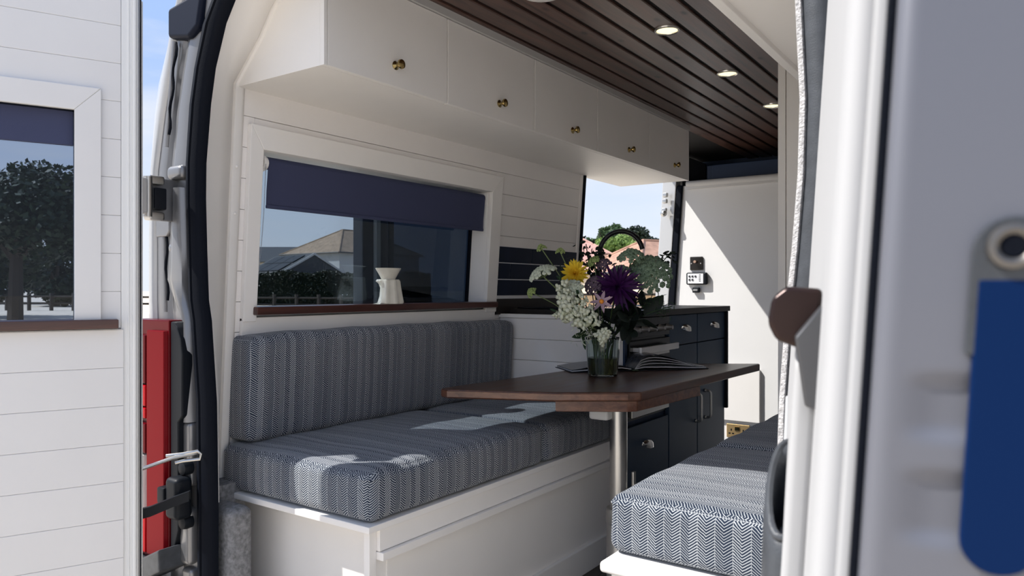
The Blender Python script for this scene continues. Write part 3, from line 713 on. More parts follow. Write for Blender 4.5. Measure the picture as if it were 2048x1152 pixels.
# ------------------------------------------------------------------ cushions
def cushion(x0, x1, y0, y1, z0, z1, r=.028, puff=.010, n=22, taper=0, slump=0, seed=0):
    t = bmesh.new(); bmesh.ops.create_cube(t, size=2)
    bmesh.ops.subdivide_edges(t, edges=t.edges[:], cuts=n, use_grid_fill=True)
    hx, hy, hz = (x1 - x0) / 2, (y1 - y0) / 2, (z1 - z0) / 2
    rnd = random.Random(seed); ph = [rnd.uniform(0, 6) for _ in range(6)]
    def warp(a): return math.copysign(1 - (1 - abs(a)) ** 1.6, a)
    for v in t.verts:
        a = Vector((warp(v.co.x), warp(v.co.y), warp(v.co.z)))
        p = Vector((a.x * hx, a.y * hy, a.z * hz))
        q = Vector((max(-hx + r, min(hx - r, p.x)), max(-hy + r, min(hy - r, p.y)), max(-hz + r, min(hz - r, p.z))))
        d = p - q
        if d.length > 1e-9: p = q + d.normalized() * r
        bx, by, bz = 1 - a.x ** 2, 1 - a.y ** 2, 1 - a.z ** 2
        if abs(a.z) > .98: p.z += math.copysign(puff * (bx * by) ** .5, a.z) * (1 if a.z > 0 else 0)
        if abs(a.x) > .98: p.x += math.copysign(puff * .6 * (by * bz) ** .5, a.x)
        if abs(a.y) > .98: p.y += math.copysign(puff * .6 * (bx * bz) ** .5, a.y)
        p.z += .0025 * math.sin(p.y * 23 + ph[0]) * math.sin(p.x * 17 + ph[1]) * (a.z > .3)
        p.x += .0018 * math.sin(p.y * 31 + ph[2]) * math.sin(p.z * 40 + ph[3])
        if taper: p.x *= 1 - taper * a.z
        v.co = p + Vector(((x0 + x1) / 2, (y0 + y1) / 2, (z0 + z1) / 2))
    b = B(); b.bm.free(); b.bm = t; return b
piping = pm('navy piping cord', (.10, .11, .135), .85)
def rrect(x0, x1, y0, y1, r, z, n=5):
    pts = []
    for cx, cy, a0 in ((x1 - r, y1 - r, 0), (x0 + r, y1 - r, 90), (x0 + r, y0 + r, 180), (x1 - r, y0 + r, 270)):
        for i in range(n + 1):
            a = R(a0 + 90 * i / n); pts.append((cx + r * math.cos(a), cy + r * math.sin(a), z))
    return pts
def seat(name, x0, x1, y0, y1, z0, z1, label, group, seed):
    e = empty(name, ((x0 + x1) / 2, (y0 + y1) / 2, z0), label, 'cushion', group)
    obj('cover', cushion(x0, x1, y0, y1, z0, z1, seed=seed), fabric, e, uv=True, angle=80)
    obj('piping', B().tube(rrect(x0 + .0005, x1 - .0005, y0 + .0005, y1 - .0005, .026, z1 - .022), .0028, 6, closed=True), fabric, e, uv=True)
    return e
seat('seat_cushion', -2.005, -1.372, 1.330, 2.155, .4705, .606, 'long herringbone seat cushion at the near end of the left bench', 'herringbone seat cushions', 1)
seat('seat_cushion', -2.005, -1.372, 2.160, 2.740, .4705, .604, 'shaded herringbone seat cushion behind the table leg', 'herringbone seat cushions', 2)
seat('seat_cushion', -.790, -.108, 1.510, 2.178, .4705, .606, 'sunlit herringbone seat cushion on the right bench', 'herringbone seat cushions', 3)
seat('seat_cushion', -.790, -.108, 2.184, 2.895, .4705, .606, 'dark shaded seat cushion in front of the wardrobe', 'herringbone seat cushions', 4)
bc = empty('backrest_cushion', (-1.95, 2.05, .606), 'long herringbone backrest cushion below the window', 'cushion')
bb = cushion(-.065, .060, 1.358, 2.728, .609, .932, r=.028, puff=.008, seed=5)
bb.xf(lambda c: Vector((c.x - 1.955 + .07 * (c.z - .77) - .02 * (c.z - .6), c.y, c.z)))
obj('cover', bb, fabric, bc, uv=True, angle=80)
# right bench base
rb_ = empty('bench_base', (-.44, 2.2, 0), 'white bench box under the right seat cushions', 'bench')
obj('carcass', B().box((-.765, 1.48, 0), (-.103, 2.895, .445)), white, rb_)
obj('top_board', B().box((-.782, 1.452, .445), (-.103, 2.895, .470), .008, 3), white, rb_)
# ================================================================== kitchen
XK = -1.36
wt = obj('worktop', B().box((-1.955, 2.77, .956), (-1.338, 3.985, .984), .003), worktop_m, label='near black worktop along the kitchen units', cat='worktop'); base_origin(wt)
obj('worktop_upstand', B().box((.0, 2.70, .958), (.012, 3.40, 1.030), .002).xf(lean), worktop_m, label='dark upstand strip under the navy tiles', cat='upstand')
kc = empty('kitchen_cabinet', (-1.65, 3.58, 0), 'navy base unit with two drawers and two doors right of the cooker', 'cabinet')
obj('carcass', B().box((-1.93, 3.20, .0), (-1.382, 3.955, .955)), navydark, kc)
obj('end_panel', B().box((-1.94, 3.955, .43), (-1.345, 3.975, .956), .004), blackpl, kc)
obj('end_panel', B().box((-1.94, 3.955, 0), (-1.385, 3.97, .43), .002), navy, kc)
def cup(parent, y, z, w=.042):
    c = B(); rows = []
    for k_ in range(9):
        a = R(k_ * 180 / 8); yy = math.cos(a) * w
        hh = math.sin(a) ** .6
        rows.append([(XK + .001, y + yy, z + .020 * hh + .004), (XK + .012 * hh + .002, y + yy * .98, z + .019 * hh + .002), (XK + .024 * hh + .002, y + yy * .9, z + .008 * hh), (XK + .026 * hh + .002, y + yy * .86, z - .014 * hh + .002)])
    c.grid(rows); c.box((XK, y - w - .006, z + .002), (XK + .003, y + w + .006, z + .012), .001)
    return obj('handle', c, chrome, parent)
for (a, e, hy) in ((3.200, 3.553, 3.393), (3.557, 3.955, 3.784)):
    d_ = obj('drawer', B().box((-1.382, a + .002, .812), (XK, e - .002, .952), .0025), navy, kc)
    cup(d_, hy, .884)
for (a, e, hy) in ((3.200, 3.553, 3.525), (3.557, 3.955, 3.655)):
    d_ = obj('door', B().box((-1.382, a + .002, .06), (XK, e - .002, .807), .0025), navy, kc)
    h = B().tube([(XK, hy, .558), (XK + .022, hy, .558), (XK + .031, hy, .550), (XK + .033, hy, .54), (XK + .033, hy, .44), (XK + .031, hy, .430), (XK + .022, hy, .422), (XK, hy, .422)], .0055, 10)
    h.ball((XK + .004, hy, .558), .009, 2).ball((XK + .004, hy, .422), .009, 2)
    obj('handle', h, steel, d_)
kd = empty('drawer_cabinet', (-1.65, 2.98, 0), 'navy low drawer unit under the cooker', 'cabinet')
obj('carcass', B().box((-1.93, 2.772, 0), (-1.382, 3.192, .515)), navydark, kd)
d_ = obj('drawer', B().box((-1.382, 2.772, .05), (XK, 3.192, .498), .0025), navy, kd); cup(d_, 2.957, .402)
ck = empty('cooker', (-1.65, 2.98, .52), 'black built in cooker with steel handle between bench and cabinet', 'cooker')
cookb = pm('black cooker enamel', (.010, .010, .012), .22)
obj('body', B().box((-1.93, 2.772, .520), (-1.372, 3.192, .955)), cookb, ck)
obj('control_panel', B().box((-1.372, 2.774, .868), (-1.352, 3.190, .952), .004), cookb, ck)
for i in range(5):
    y = 2.815 + i * .085
    obj('knob', B().lathe([(.016, 0), (.017, .004), (.013, .010), (.011, .026), (.0095, .030), (0, .031)], (-1.352, y, .902), (1, 0, 0), 16), pm('grey knob', (.30, .29, .29), .35, .5), ck)
od = obj('oven_door', B().box((-1.372, 2.774, .600), (-1.350, 3.190, .856), .004), cookb, ck)
obj('door_glass', B().box((-1.3505, 2.82, .625), (-1.3485, 3.15, .775), .001), pm('oven glass', (.012, .014, .018), .06), od)
obj('trim_strip', B().box((-1.3505, 2.80, .785), (-1.347, 3.175, .800), .001), steel, od)
hb = B().box((-1.318, 2.785, .806), (-1.302, 3.18, .834), .003).box((-1.352, 2.80, .812), (-1.31, 2.82, .830), .002).box((-1.352, 3.15, .812), (-1.31, 3.17, .830), .002)
obj('handle', hb, pm('pale brushed steel', (.72, .70, .69), .32, .9), od)
obj('grill_strip', B().box((-1.3722, 2.80, .535), (-1.352, 3.185, .582), .003), steel, ck)
obj('hob_lid', B().box((-1.93, 2.80, .985), (-1.40, 3.17, .993), .003), pm('black hob glass', (.008, .008, .01), .08), ck)
# tap
tp = empty('kitchen_tap', (-1.80, 3.35, .984), 'matt black swan neck tap on the worktop by the side opening', 'tap')
blk = pm('matt black tap', (.010, .010, .012), .35)
bx = Vector((-1.80, 3.35, .984)); tipd = Vector((.20, .085, 0))
pts = [bx + Vector((0, 0, .0)), bx + Vector((0, 0, .10)), bx + Vector((0, 0, .22))]
Rr_ = tipd.length / 2
for i in range(1, 15):
    a = math.pi - math.pi * i / 14 * .94
    pts.append(bx + tipd * .5 + tipd.normalized() * Rr_ * math.cos(a) + Vector((0, 0, .27 + Rr_ * 1.05 * math.sin(a))))
obj('spout', B().tube(pts, .0125, 14), blk, tp)
obj('base', B().lathe([(0, 0), (.026, 0), (.026, .012), (.020, .016), (.020, .07), (.013, .08)], bx, (0, 0, 1), 20), blk, tp)
obj('lever', B().tube([bx + Vector((.018, 0, .055)), bx + Vector((.06, .01, .075))], .006, 10), blk, tp)
# ================================================================== table
tb = empty('table', (-1.19, 2.34, 0), 'dark wood pedestal table with clipped corner between the benches', 'table')
ZT_ = .75
outline = [(-1.575, 1.845), (-1.54, 1.835), (-1.215, 1.972), (-1.03, 2.105), (-1.000, 2.135), (-.957, 3.235), (-.967, 3.255), (-1.185, 3.105), (-1.325, 3.00), (-1.335, 2.745), (-1.485, 2.715), (-1.50, 2.69)]
obj('tabletop', B().prism([(x, y, ZT_ - .030) for x, y in outline], (0, 0, .030), .005, 3), tablewood, tb)
ins = [(-1.24, 2.01), (-1.048, 2.135), (-1.025, 2.16), (-.99, 2.62), (-1.24, 2.62)]
obj('apron', B().prism([(x, y, ZT_ - .068) for x, y in ins], (0, 0, .038), .004, 2), tableedge, tb)
el = [(-1.573, 1.8445), (-1.54, 1.834), (-1.215, 1.971), (-1.03, 2.104)]
eb = B(); rows = []
for x, y in el:
    rows.append([(x - .0005, y + .003, ZT_ - .004), (x + .0005, y - .0012, ZT_ - .006), (x + .0005, y - .0012, ZT_ - .024), (x - .0005, y + .003, ZT_ - .0275)])
eb.grid(rows); obj('edge_band', eb, tableedge, tb, label='worn reddish front edge')
lx_, ly_ = -1.185, 2.345
obj('leg', B().lathe([(.0, .30), (.031, .30), (.031, .670), (.036, .674), (.06, .682), (0, .682)], (lx_, ly_, 0), (0, 0, 1), 32), steel, tb)
obj('collar', B().lathe([(.031, .306), (.042, .306), (.045, .30), (.045, .255), (.042, .25), (.038, .25)], (lx_, ly_, 0), (0, 0, 1), 32), steel, tb)
obj('leg_sleeve', B().lathe([(0, 0), (.11, 0), (.11, .008), (.05, .016), (.042, .03), (.042, .26), (.036, .262)], (lx_, ly_, 0), (0, 0, 1), 32), steel, tb)
obj('height_bracket', B().box((lx_ + .034, ly_ + .03, .285), (lx_ + .044, ly_ + .05, .43), .002).box((lx_ + .044, ly_ + .03, .37), (lx_ + .062, ly_ + .05, .39), .002).tube([(lx_ + .038, ly_ + .02, .28), (lx_ + .062, ly_ + .045, .31)], .006, 8), steel, tb)
obj('catch_lever', B().box((lx_ - .085, ly_ - .065, .617), (lx_ - .01, ly_ - .02, .652), .010, 3).box((lx_ - .075, ly_ - .055, .65), (lx_ - .03, ly_ - .03, .684)), pm('white plastic', (.75, .75, .74), .35), tb, label='white plastic catch')
# ------------------------------------------------------------------ book
S0 = Vector((-1.28, 2.665, ZT_)); da = Vector((.656, .754, 0)); dn = Vector((-.754, .656, 0))
bk = empty('open_book', S0, 'large open book with dark covers lying behind the vase', 'book')
def strip(prof, th, depth, shift=0):
    b = B(); rows = []
    for a, h in prof:
        p = S0 + da * a + dn * shift
        rows.append([p + Vector((0, 0, h)), p + dn * depth + Vector((0, 0, h)), p + dn * depth + Vector((0, 0, h + th)), p + Vector((0, 0, h + th))])
    vv = b.grid(rows, close=True)
    b.bm.faces.new(vv[0]); b.bm.faces.new(list(reversed(vv[-1]))); return b
page = pm('book paper', (.55, .56, .58), .6); cover = pm('dark book cover', (.012, .014, .02), .35)
photo = pm('dark printed page', (.06, .065, .08), .22, noise=.9, nscale=18)
obj('cover', strip([(-.262, .001), (-.03, .001), (-.015, .004), (.015, .004), (.03, .001), (.325, .001)], .0025, .20), cover, bk)
obj('page_block', strip([(-.255, .004), (-.20, .006), (-.12, .010), (-.05, .012), (-.008, .006)], .004, .19, .005), page, bk)
obj('page', strip([(-.255, .0085), (-.19, .018), (-.11, .024), (-.05, .022), (-.006, .010)], .0015, .19, .005), photo, bk)
obj('page_block', strip([(.008, .006), (.05, .012), (.14, .010), (.24, .006), (.318, .004)], .004, .19, .005), page, bk)
for i, (hh, en) in enumerate(((.020, .312), (.033, .300), (.046, .292), (.058, .285))):
    prof = []
    for j in range(11):
        s_ = j / 10; a = .006 + (en - .006) * s_
        prof.append((a, .008 + hh * math.sin(math.pi * min(1, s_ * 1.02) ** .62) ** .9 * (1 - .25 * s_) if s_ < .98 else .010 - .0005 * i + .001 * i))
    obj('page', strip(prof, .0022, .19, .005), page if i < 3 else photo, bk)
obj('bookmark', strip([(-.012, .0035), (.014, .0035)], .0012, .05, -.018), pm('green ribbon', (.10, .16, .08), .5), bk)
# ------------------------------------------------------------------ vase
VC = Vector((-1.302, 2.448, ZT_))
va = empty('glass_vase', VC, 'ribbed clear glass vase half full of green water on the table', 'vase')
gl = pm('clear vase glass', (.80, .87, .85), .02, 0, .5, trans=1.0, ior=1.45)
wat = pm('murky green water', (.16, .16, .05), .05, 0, .5, trans=.75, ior=1.33)
prof = [(0, .0005), (.050, .0005), (.054, .004), (.056, .03), (.060, .08), (.063, .135), (.0645, .143), (.0635, .1445), (.0615, .143), (.0598, .135), (.0568, .08), (.0528, .03), (.050, .010), (0, .009)]
obj('glass_body', B().lathe(prof, VC, (0, 0, 1), 72, .012, 18), gl, va, angle=80)
obj('water', B().lathe([(0, .0095), (.0495, .0105), (.0522, .03), (.0548, .065), (.0552, .069), (0, .069)], VC, (0, 0, 1), 72, .010, 18), wat, va, angle=80)
# ================================================================== flowers (each stem is a thing of its own)
stem_m = leafmat('green stem', (.10, .16, .05), (.07, .12, .035), trans=.1)
stem_p = leafmat('pale green stem', (.20, .26, .12), (.15, .20, .08), trans=.1)
leaf_m = leafmat('dark green leaf', (.035, .075, .028), (.018, .045, .018))
leaf_k = leafmat('dark and backlit leaf', (.014, .022, .014), (.007, .012, .010), trans=.05)  # near black stands for backlighting on the small sprig leaves
yel = leafmat('yellow petal', (.95, .77, .08), (.85, .60, .04), trans=.3)
pur = leafmat('purple petal', (.09, .012, .125), (.03, .004, .055), trans=.25)
wht = leafmat('cream white petal', (.74, .76, .62), (.62, .66, .48), trans=.3)
umbw = leafmat('white umbel floret', (.66, .70, .58), (.50, .55, .42), trans=.2)
umbg = leafmat('grey green umbel floret', (.25, .34, .24), (.13, .20, .12), trans=.2)
umby = leafmat('yellow green floret', (.34, .42, .16), (.22, .30, .09), trans=.2)
pnk = leafmat('pale pink petal', (.62, .46, .52), (.50, .34, .42), trans=.3)
mau = leafmat('dusty mauve floret', (.20, .14, .19), (.11, .075, .11), trans=.2)
orange = pm('orange flower eye', (.80, .28, .03), .6)
rng = random.Random(11)
def frame(p, axis, roll=0):
    z = Vector(axis).normalized(); x = z.orthogonal().normalized(); y = z.cross(x)
    m = Matrix((( x.x, y.x, z.x, p[0]), (x.y, y.y, z.y, p[1]), (x.z, y.z, z.z, p[2]), (0, 0, 0, 1)))
    return m @ Matrix.Rotation(roll, 4, 'Z')
def petal_mesh(name, mat, L, W, cup=.25, point=.8, n=6):
    rows = []
    for i in range(n + 1):
        s = i / n; w = W * math.sin(math.pi * min(1, (s * .92 + .06)) ** point) ** .8 * .5 if i < n else W * .02
        x = L * s; z = cup * L * s * s
        rows.append([(x, -w, z + w * .5), (x, 0, z), (x, w, z + w * .5)])
    b = B(); b.grid(rows); me = bpy.data.meshes.new(name); b.bm.to_mesh(me); b.bm.free(); me.materials.append(mat)
    me.polygons.foreach_set('use_smooth', [True] * len(me.polygons)); return me
def part(name, me, parent, m, label=None):
    o = bpy.data.objects.new(name, me); C.objects.link(o); o.parent = parent; o.matrix_basis = MW[parent.name].inverted() @ m; return o
CAMP = Vector((0, 0, CZ))
def stem(e, head, mat=stem_m, r=.0022, bend=.02):
    a = rng.uniform(0, 6.28); base = VC + Vector((math.cos(a) * .03, math.sin(a) * .03, .014))
    d = head - VC; d.z = 0
    mouth = VC + Vector((0, 0, .15)) + (d.normalized() * min(.045, d.length * .35) if d.length > 1e-4 else Vector((0, 0, 0)))
    mid = mouth.lerp(head, .5) + Vector((0, 0, bend * 1.0))
    pts = []
    P = [base, mouth, mid, head]
    for i in range(13):
        t = i / 12 * 3; k_ = min(2, int(t)); u = t - k_
        p0 = P[max(k_ - 1, 0)]; p1 = P[k_]; p2 = P[k_ + 1]; p3 = P[min(k_ + 2, 3)]
        pts.append(.5 * ((2 * p1) + (p2 - p0) * u + (2 * p0 - 5 * p1 + 4 * p2 - p3) * u * u + (3 * p1 - p0 - 3 * p2 + p3) * u ** 3))
    pts[-1] = head
    obj('stem', B().tube(pts, r, 6), mat, e)
    return (pts[-1] - pts[-2]).normalized()
def flower(name, u, v, t, label, group=None, cat='flower'):
    p = at(u, v, t); return empty(name, p, label, cat, group), p
# yellow dahlia
e, p = flower('yellow_dahlia', 1150, 548, 2.68, 'bright yellow many petalled dahlia at upper left of the bouquet')
stem(e, p)
face = (CAMP - p).normalized() + Vector((-.1, -.05, .35))
pet = petal_mesh('petal', yel, .054, .0150, .22, .9)
for ring, (n, tilt, sc) in enumerate(((16, 100, 1.0), (16, 80, .98), (14, 58, .88), (10, 36, .70), (6, 16, .5))):
    for i in range(n):
        m = frame(p, face) @ Matrix.Rotation(2 * math.pi * (i + .5 * (ring % 2)) / n + rng.uniform(-.1, .1), 4, 'Z') @ Matrix.Rotation(-R(90 - tilt + rng.uniform(-7, 7)), 4, 'Y') @ Matrix.Scale(sc * rng.uniform(.9, 1.08), 4)
        part('petal', pet, e, m)
# purple dahlia
e, p = flower('purple_dahlia', 1235, 574, 2.66, 'large spiky deep purple dahlia in the middle of the bouquet')
stem(e, p)
face = (CAMP - p).normalized() + Vector((.12, .05, .12))
pet = petal_mesh('petal', pur, .088, .0145, .10, .75)
for ring, (n, tilt, sc) in enumerate(((20, 112, 1.0), (20, 92, 1.0), (18, 72, .95), (14, 50, .82), (8, 28, .6), (4, 8, .4))):
    for i in range(n):
        m = frame(p, face) @ Matrix.Rotation(2 * math.pi * (i + .5 * (ring % 2)) / n + rng.uniform(-.12, .12), 4, 'Z') @ Matrix.Rotation(-R(90 - tilt + rng.uniform(-10, 10)), 4, 'Y') @ Matrix.Rotation(rng.uniform(-.5, .5), 4, 'X') @ Matrix.Scale(sc * rng.uniform(.88, 1.1), 4)
        part('petal', pet, e, m)
# pink lily
e, p = flower('pink_star_flower', 1203, 604, 2.60, 'small pale pink star flower with orange eye below the purple dahlia')
stem(e, p, r=.0018)
face = (CAMP - p).normalized() + Vector((0, 0, .35))
pet = petal_mesh('petal', pnk, .042, .013, -.25, .9)
for i in range(7):
    part('petal', pet, e, frame(p, face, 0) @ Matrix.Rotation(2 * math.pi * i / 7 + .2, 4, 'Z') @ Matrix.Rotation(-R(12 + rng.uniform(-8, 8)), 4, 'Y'))
obj('eye', B().ball(p + face.normalized() * .006, .0085, 2), orange, e)
# umbels
flo = {}
def floret_mesh(mat, r):
    b = B()
    for i in range(6):
        a = i * math.pi / 3; b.ball((math.cos(a) * r * .6, math.sin(a) * r * .6, 0), r * .55, 1)
    b.ball((0, 0, r * .25), r * .6, 1)
    me = bpy.data.meshes.new('floret'); b.bm.to_mesh(me); b.bm.free(); me.materials.append(mat); return me
def umbel(name, u, v, t, rad, axis, n, dome, mat, smat, label, fr=.3, group='umbel flower heads in the vase', r=.0024, spread=1.0):
    e, p = flower(name, u, v, t, label, group)
    ax = Vector(axis).normalized()
    hub = p - ax * rad * .75
    stem(e, hub, smat, r)
    fm = floret_mesh(mat, rad * 1.9 / math.sqrt(n) * .62)
    rays = B()
    for i in range(n):
        q = math.sqrt((i + .5) / n); th = i * 2.39996 + rng.uniform(-.15, .15)
        lp_ = frame(p, ax) @ Vector((math.cos(th) * q * rad, math.sin(th) * q * rad, -dome * rad * q * q + rng.uniform(-.03, .03) * rad))
        nrm = (lp_ - (hub - ax * rad * .3)).normalized()
        part('floret', fm, e, frame(lp_, nrm) @ Matrix.Scale(rng.uniform(.85, 1.1), 4))
        if i % 2 == 0: rays.tube([hub, hub.lerp(lp_, .6) - ax * rad * .06, lp_], .0008, 4)
    obj('ray_stems', rays, smat, e, kind='stuff')
umbel('white_umbel', 1079, 535, 2.66, .052, (-.35, -.35, 1), 60, .55, umbw, stem_p, 'flat white umbel leaning out at the far left of the bouquet')
umbel('white_umbel', 1141, 572, 2.60, .040, (.15, -.75, .65), 44, .4, umbw, stem_p, 'white lacy umbel directly below the yellow dahlia')
umbel('green_umbel', 1262, 500, 2.72, .050, (.1, -.35, 1), 46, .65, umbg, stem_m, 'grey green umbel standing highest on the right of the bouquet')
umbel('green_umbel', 1303, 535, 2.70, .080, (.45, -.75, .55), 76, .55, umbg, stem_m, 'largest domed grey green umbel at the right of the bouquet')
umbel('green_umbel', 1276, 528, 2.74, .045, (-.2, -.7, .6), 36, .5, umbg, stem_m, 'half hidden grey green umbel behind the largest one')
umbel('green_umbel', 1238, 533, 2.72, .035, (0, -.4, 1), 30, .5, umbg, leaf_m, 'small dark umbel just above the purple dahlia')
umbel('green_bud', 1080, 490, 2.68, .018, (-.3, -.3, 1), 22, 1.0, umby, stem_p, 'tallest yellow green bud at upper left of the bouquet', r=.0018)
umbel('green_bud', 1120, 497, 2.68, .017, (.1, -.3, 1), 20, .9, umby, stem_p, 'upright yellow green bud above the yellow dahlia', r=.0018)
umbel('green_bud', 1057, 580, 2.66, .021, (-.5, -.45, .5), 26, 1.0, umby, stem_p, 'drooping yellow green bud at the far left beside the tiles', r=.0018)
umbel('green_bud', 1184, 518, 2.70, .024, (-.2, -.6, .6), 26, .5, umby, stem_p, 'flat yellow green head right of the yellow dahlia', r=.0018)
umbel('mauve_flower', 1180, 565, 2.66, .036, (-.1, -.85, .4), 46, .7, mau, leaf_m, 'dusty mauve flower head beside the purple dahlia', group=None)
umbel('mauve_flower', 1205, 522, 2.72, .030, (.1, -.6, .7), 30, .7, mau, leaf_m, 'faded brownish flower head above the purple dahlia', group=None)
# snapdragons
def snap_mesh():
    b = B()
    for i, (a, tilt, s) in enumerate(((0, .5, 1.0), (2.1, .4, .9), (4.2, .4, .9), (1.05, -.2, .8), (3.1, -.2, .8), (5.2, -.2, .8))):
        m = Matrix.Rotation(a, 4, 'Z') @ Matrix.Translation((.007 * s, 0, .004 * tilt)) @ Matrix.Rotation(-.7 * tilt, 4, 'Y')
        b.ball((m.translation.x, m.translation.y, m.translation.z + .004), .0078 * s, 1, (1.0, .85, .55), m.to_3x3().to_4x4())
    b.tube([(0, 0, -.014), (0, 0, .004)], [.003, .007], 8)
    me = bpy.data.meshes.new('floret'); b.bm.to_mesh(me); b.bm.free(); me.materials.append(wht)
    me.polygons.foreach_set('use_smooth', [True] * len(me.polygons)); return me
sm = snap_mesh()
def snapdragon(pts, n, label, sc=1.0, spread=.020):
    head = at(*pts[0]); tail = at(*pts[1])
    e = empty('snapdragon', head, label, 'flower', 'white snapdragon spikes in the vase')
    d0 = stem(e, tail, stem_p, .0024, .005)
    obj('spike_stem', B().tube([tail, tail.lerp(head, .5), head], .0022, 6), stem_p, e)
    ax = (head - tail).normalized()
    for i in range(n):
        s = (i + .5) / n; th = i * 2.2 + rng.uniform(-.3, .3)
        c = tail.lerp(head, s); toc = (CAMP - c).normalized()
        side = ax.orthogonal().normalized(); side2 = ax.cross(side)
        dirv = (side * math.cos(th) + side2 * math.sin(th)) * .9 + toc * .9 + ax * .2; dirv.normalize()
        k_ = sc * (1.15 - .45 * s)
        part('floret', sm, e, frame(c + dirv * spread * (1.1 - .4 * s), dirv, rng.uniform(0, 6)) @ Matrix.Scale(k_ * rng.uniform(.9, 1.15), 4))
    lf = [part('leaf', leaf_me, e, frame(tail.lerp(head, 1.0), ax + Vector((rng.uniform(-.8, .8), rng.uniform(-.8, .8), 0)), rng.uniform(0, 6)) @ Matrix.Rotation(-1.2, 4, 'Y') @ Matrix.Scale(.35, 4)) for _ in range(3)]
leaf_me = petal_mesh('leaf', leaf_m, .07, .026, .12, .95)
leaf_d = petal_mesh('leaf', leaf_k, .026, .016, .1, .95, 4)
leaf_b = petal_mesh('leaf', leaf_k, .10, .055, .12, .95)
snapdragon(((1122, 562, 2.60), (1140, 632, 2.56)), 13, 'tall white snapdragon spike at left front of the bouquet', 1.5)
snapdragon(((1158, 592, 2.58), (1185, 655, 2.55)), 12, 'white snapdragon spike right below the lacy white umbel', 1.3)
snapdragon(((1112, 622, 2.60), (1165, 640, 2.56)), 9, 'white snapdragon spike leaning low to the left', 1.35)
snapdragon(((1215, 662, 2.54), (1196, 680, 2.54)), 9, 'short white snapdragon resting over the vase rim', 1.2, .014)
# feathery filler over left rim
def sprig(name, top, label, mat_leaf, n, rad, smat=leaf_m, sc=1.0, cat='foliage', group='green sprigs in the vase', lenf=.5, flat=False, t=None):
    head = at(*top); e = empty(name, head, label, cat, group)
    stem(e, head, smat, .0018)
    mouth = VC + Vector((0, 0, .16))
    for i in range(n):
        s = 1 - lenf * rng.random()
        c = mouth.lerp(head, s) + Vector((rng.gauss(0, rad), rng.gauss(0, rad), rng.gauss(0, rad)))
        m = frame(c, (rng.gauss(0, 1), rng.gauss(0, 1) - .6, rng.gauss(0, 1) + .4), rng.uniform(0, 6.28)) @ Matrix.Scale(sc * rng.uniform(.7, 1.2), 4)
        part('leaf', mat_leaf, e, m)
needle = petal_mesh('leaf', leaf_m, .03, .003, .1, .95, 4)
featherw = petal_mesh('leaf', umbw, .02, .004, .2, .95, 4)
sprig('dark_sprig', (1172, 488, 2.74), 'dark backlit-toned small leaved sprig between the tap and the buds', leaf_d, 60, .017, leaf_k, .8, lenf=.30)
sprig('dark_sprig', (1196, 505, 2.76), 'dark backlit-toned leafy sprig rising in front of the tap', leaf_d, 60, .020, leaf_k, .85, lenf=.40)
sprig('leafy_sprig', (1342, 503, 2.74), 'small leaved green sprig reaching furthest right in the bouquet', leaf_d, 26, .014, leaf_m, .75, lenf=.12)
sprig('leafy_sprig', (1120, 530, 2.70), 'feathery green sprig between the left umbel and the buds', needle, 40, .016, leaf_m, 1, lenf=.35)
sprig('leafy_sprig', (1325, 590, 2.68), 'spiky thin leaved sprig sticking out low to the right', needle, 40, .020, leaf_m, 1.1, lenf=.35)
sprig('leafy_sprig', (1345, 612, 2.66), 'low green sprig hanging over the cooker side', needle, 30, .012, leaf_m, 1, lenf=.2)
sprig('leafy_sprig', (1160, 672, 2.60), 'wispy pale sprig drooping over the left rim of the vase', featherw, 50, .016, stem_p, 1, lenf=.5)
sprig('broad_leaf_sprig', (1290, 592, 2.70), 'sprig of broad dark leaves right of the purple dahlia', leaf_b, 16, .026, leaf_k, .85, lenf=.6)
sprig('broad_leaf_sprig', (1275, 640, 2.66), 'sprig of broad dark leaves low right above the vase rim', leaf_b, 15, .024, leaf_k, .75, lenf=.6)
sprig('broad_leaf_sprig', (1222, 640, 2.62), 'sprig of dark leaves in the centre above the vase rim', leaf_b, 15, .022, leaf_m, .62, lenf=.7)
sprig('broad_leaf_sprig', (1165, 640, 2.64), 'sprig of mid green leaves among the snapdragons', leaf_me, 20, .024, leaf_m, .8, lenf=.6)
# ================================================================== ornament on the sill
OC = Vector((XW(1.02) + .006, 2.017, 1.018))
on = empty('oil_burner', OC, 'cream ceramic oil burner with bowl top on the window sill', 'ornament')
cer = pm('cream glazed ceramic', (.72, .69, .60), .14, coat=.5, noise=.06, nscale=30)
sb = B(); rows = []
for z, r in ((0, .066), (.006, .069), (.03, .063), (.06, .057), (.085, .053), (.092, .047)):
    row = []
    for k_ in range(40):
        a = 2 * math.pi * k_ / 40
        rr = r * (1 + .085 * math.cos(a * 9))
        # arched candle opening on the side towards the rear of the van
        ca = math.cos(a - R(-115))
        op = max(0, ca - .62) / .38
        dent = op * (1 - ((z - .040) / .045) ** 2) if .0 < z < .085 else 0
        rr *= 1 - .75 * max(0, dent) ** .6
        row.append((OC.x + rr * .62 * math.cos(a), OC.y + rr * math.sin(a), OC.z + z))
    rows.append(row)
vv = sb.grid(rows, close=True); sb.bm.faces.new(vv[-1]); sb.bm.faces.new(list(reversed(vv[0])))
obj('body', sb, cer, on, angle=70)
bw = B(); rows = []
for r, z in ((.030, .090), (.034, .098), (.046, .116), (.056, .130), (.058, .134), (.055, .134), (.044, .118), (.02, .106), (.001, .105)):
    rows.append([(OC.x + r * .66 * math.cos(2 * math.pi * k_ / 32), OC.y + r * math.sin(2 * math.pi * k_ / 32), OC.z + z) for k_ in range(32)])
bw.grid(rows, close=True); obj('bowl', bw, cer, on, angle=70)
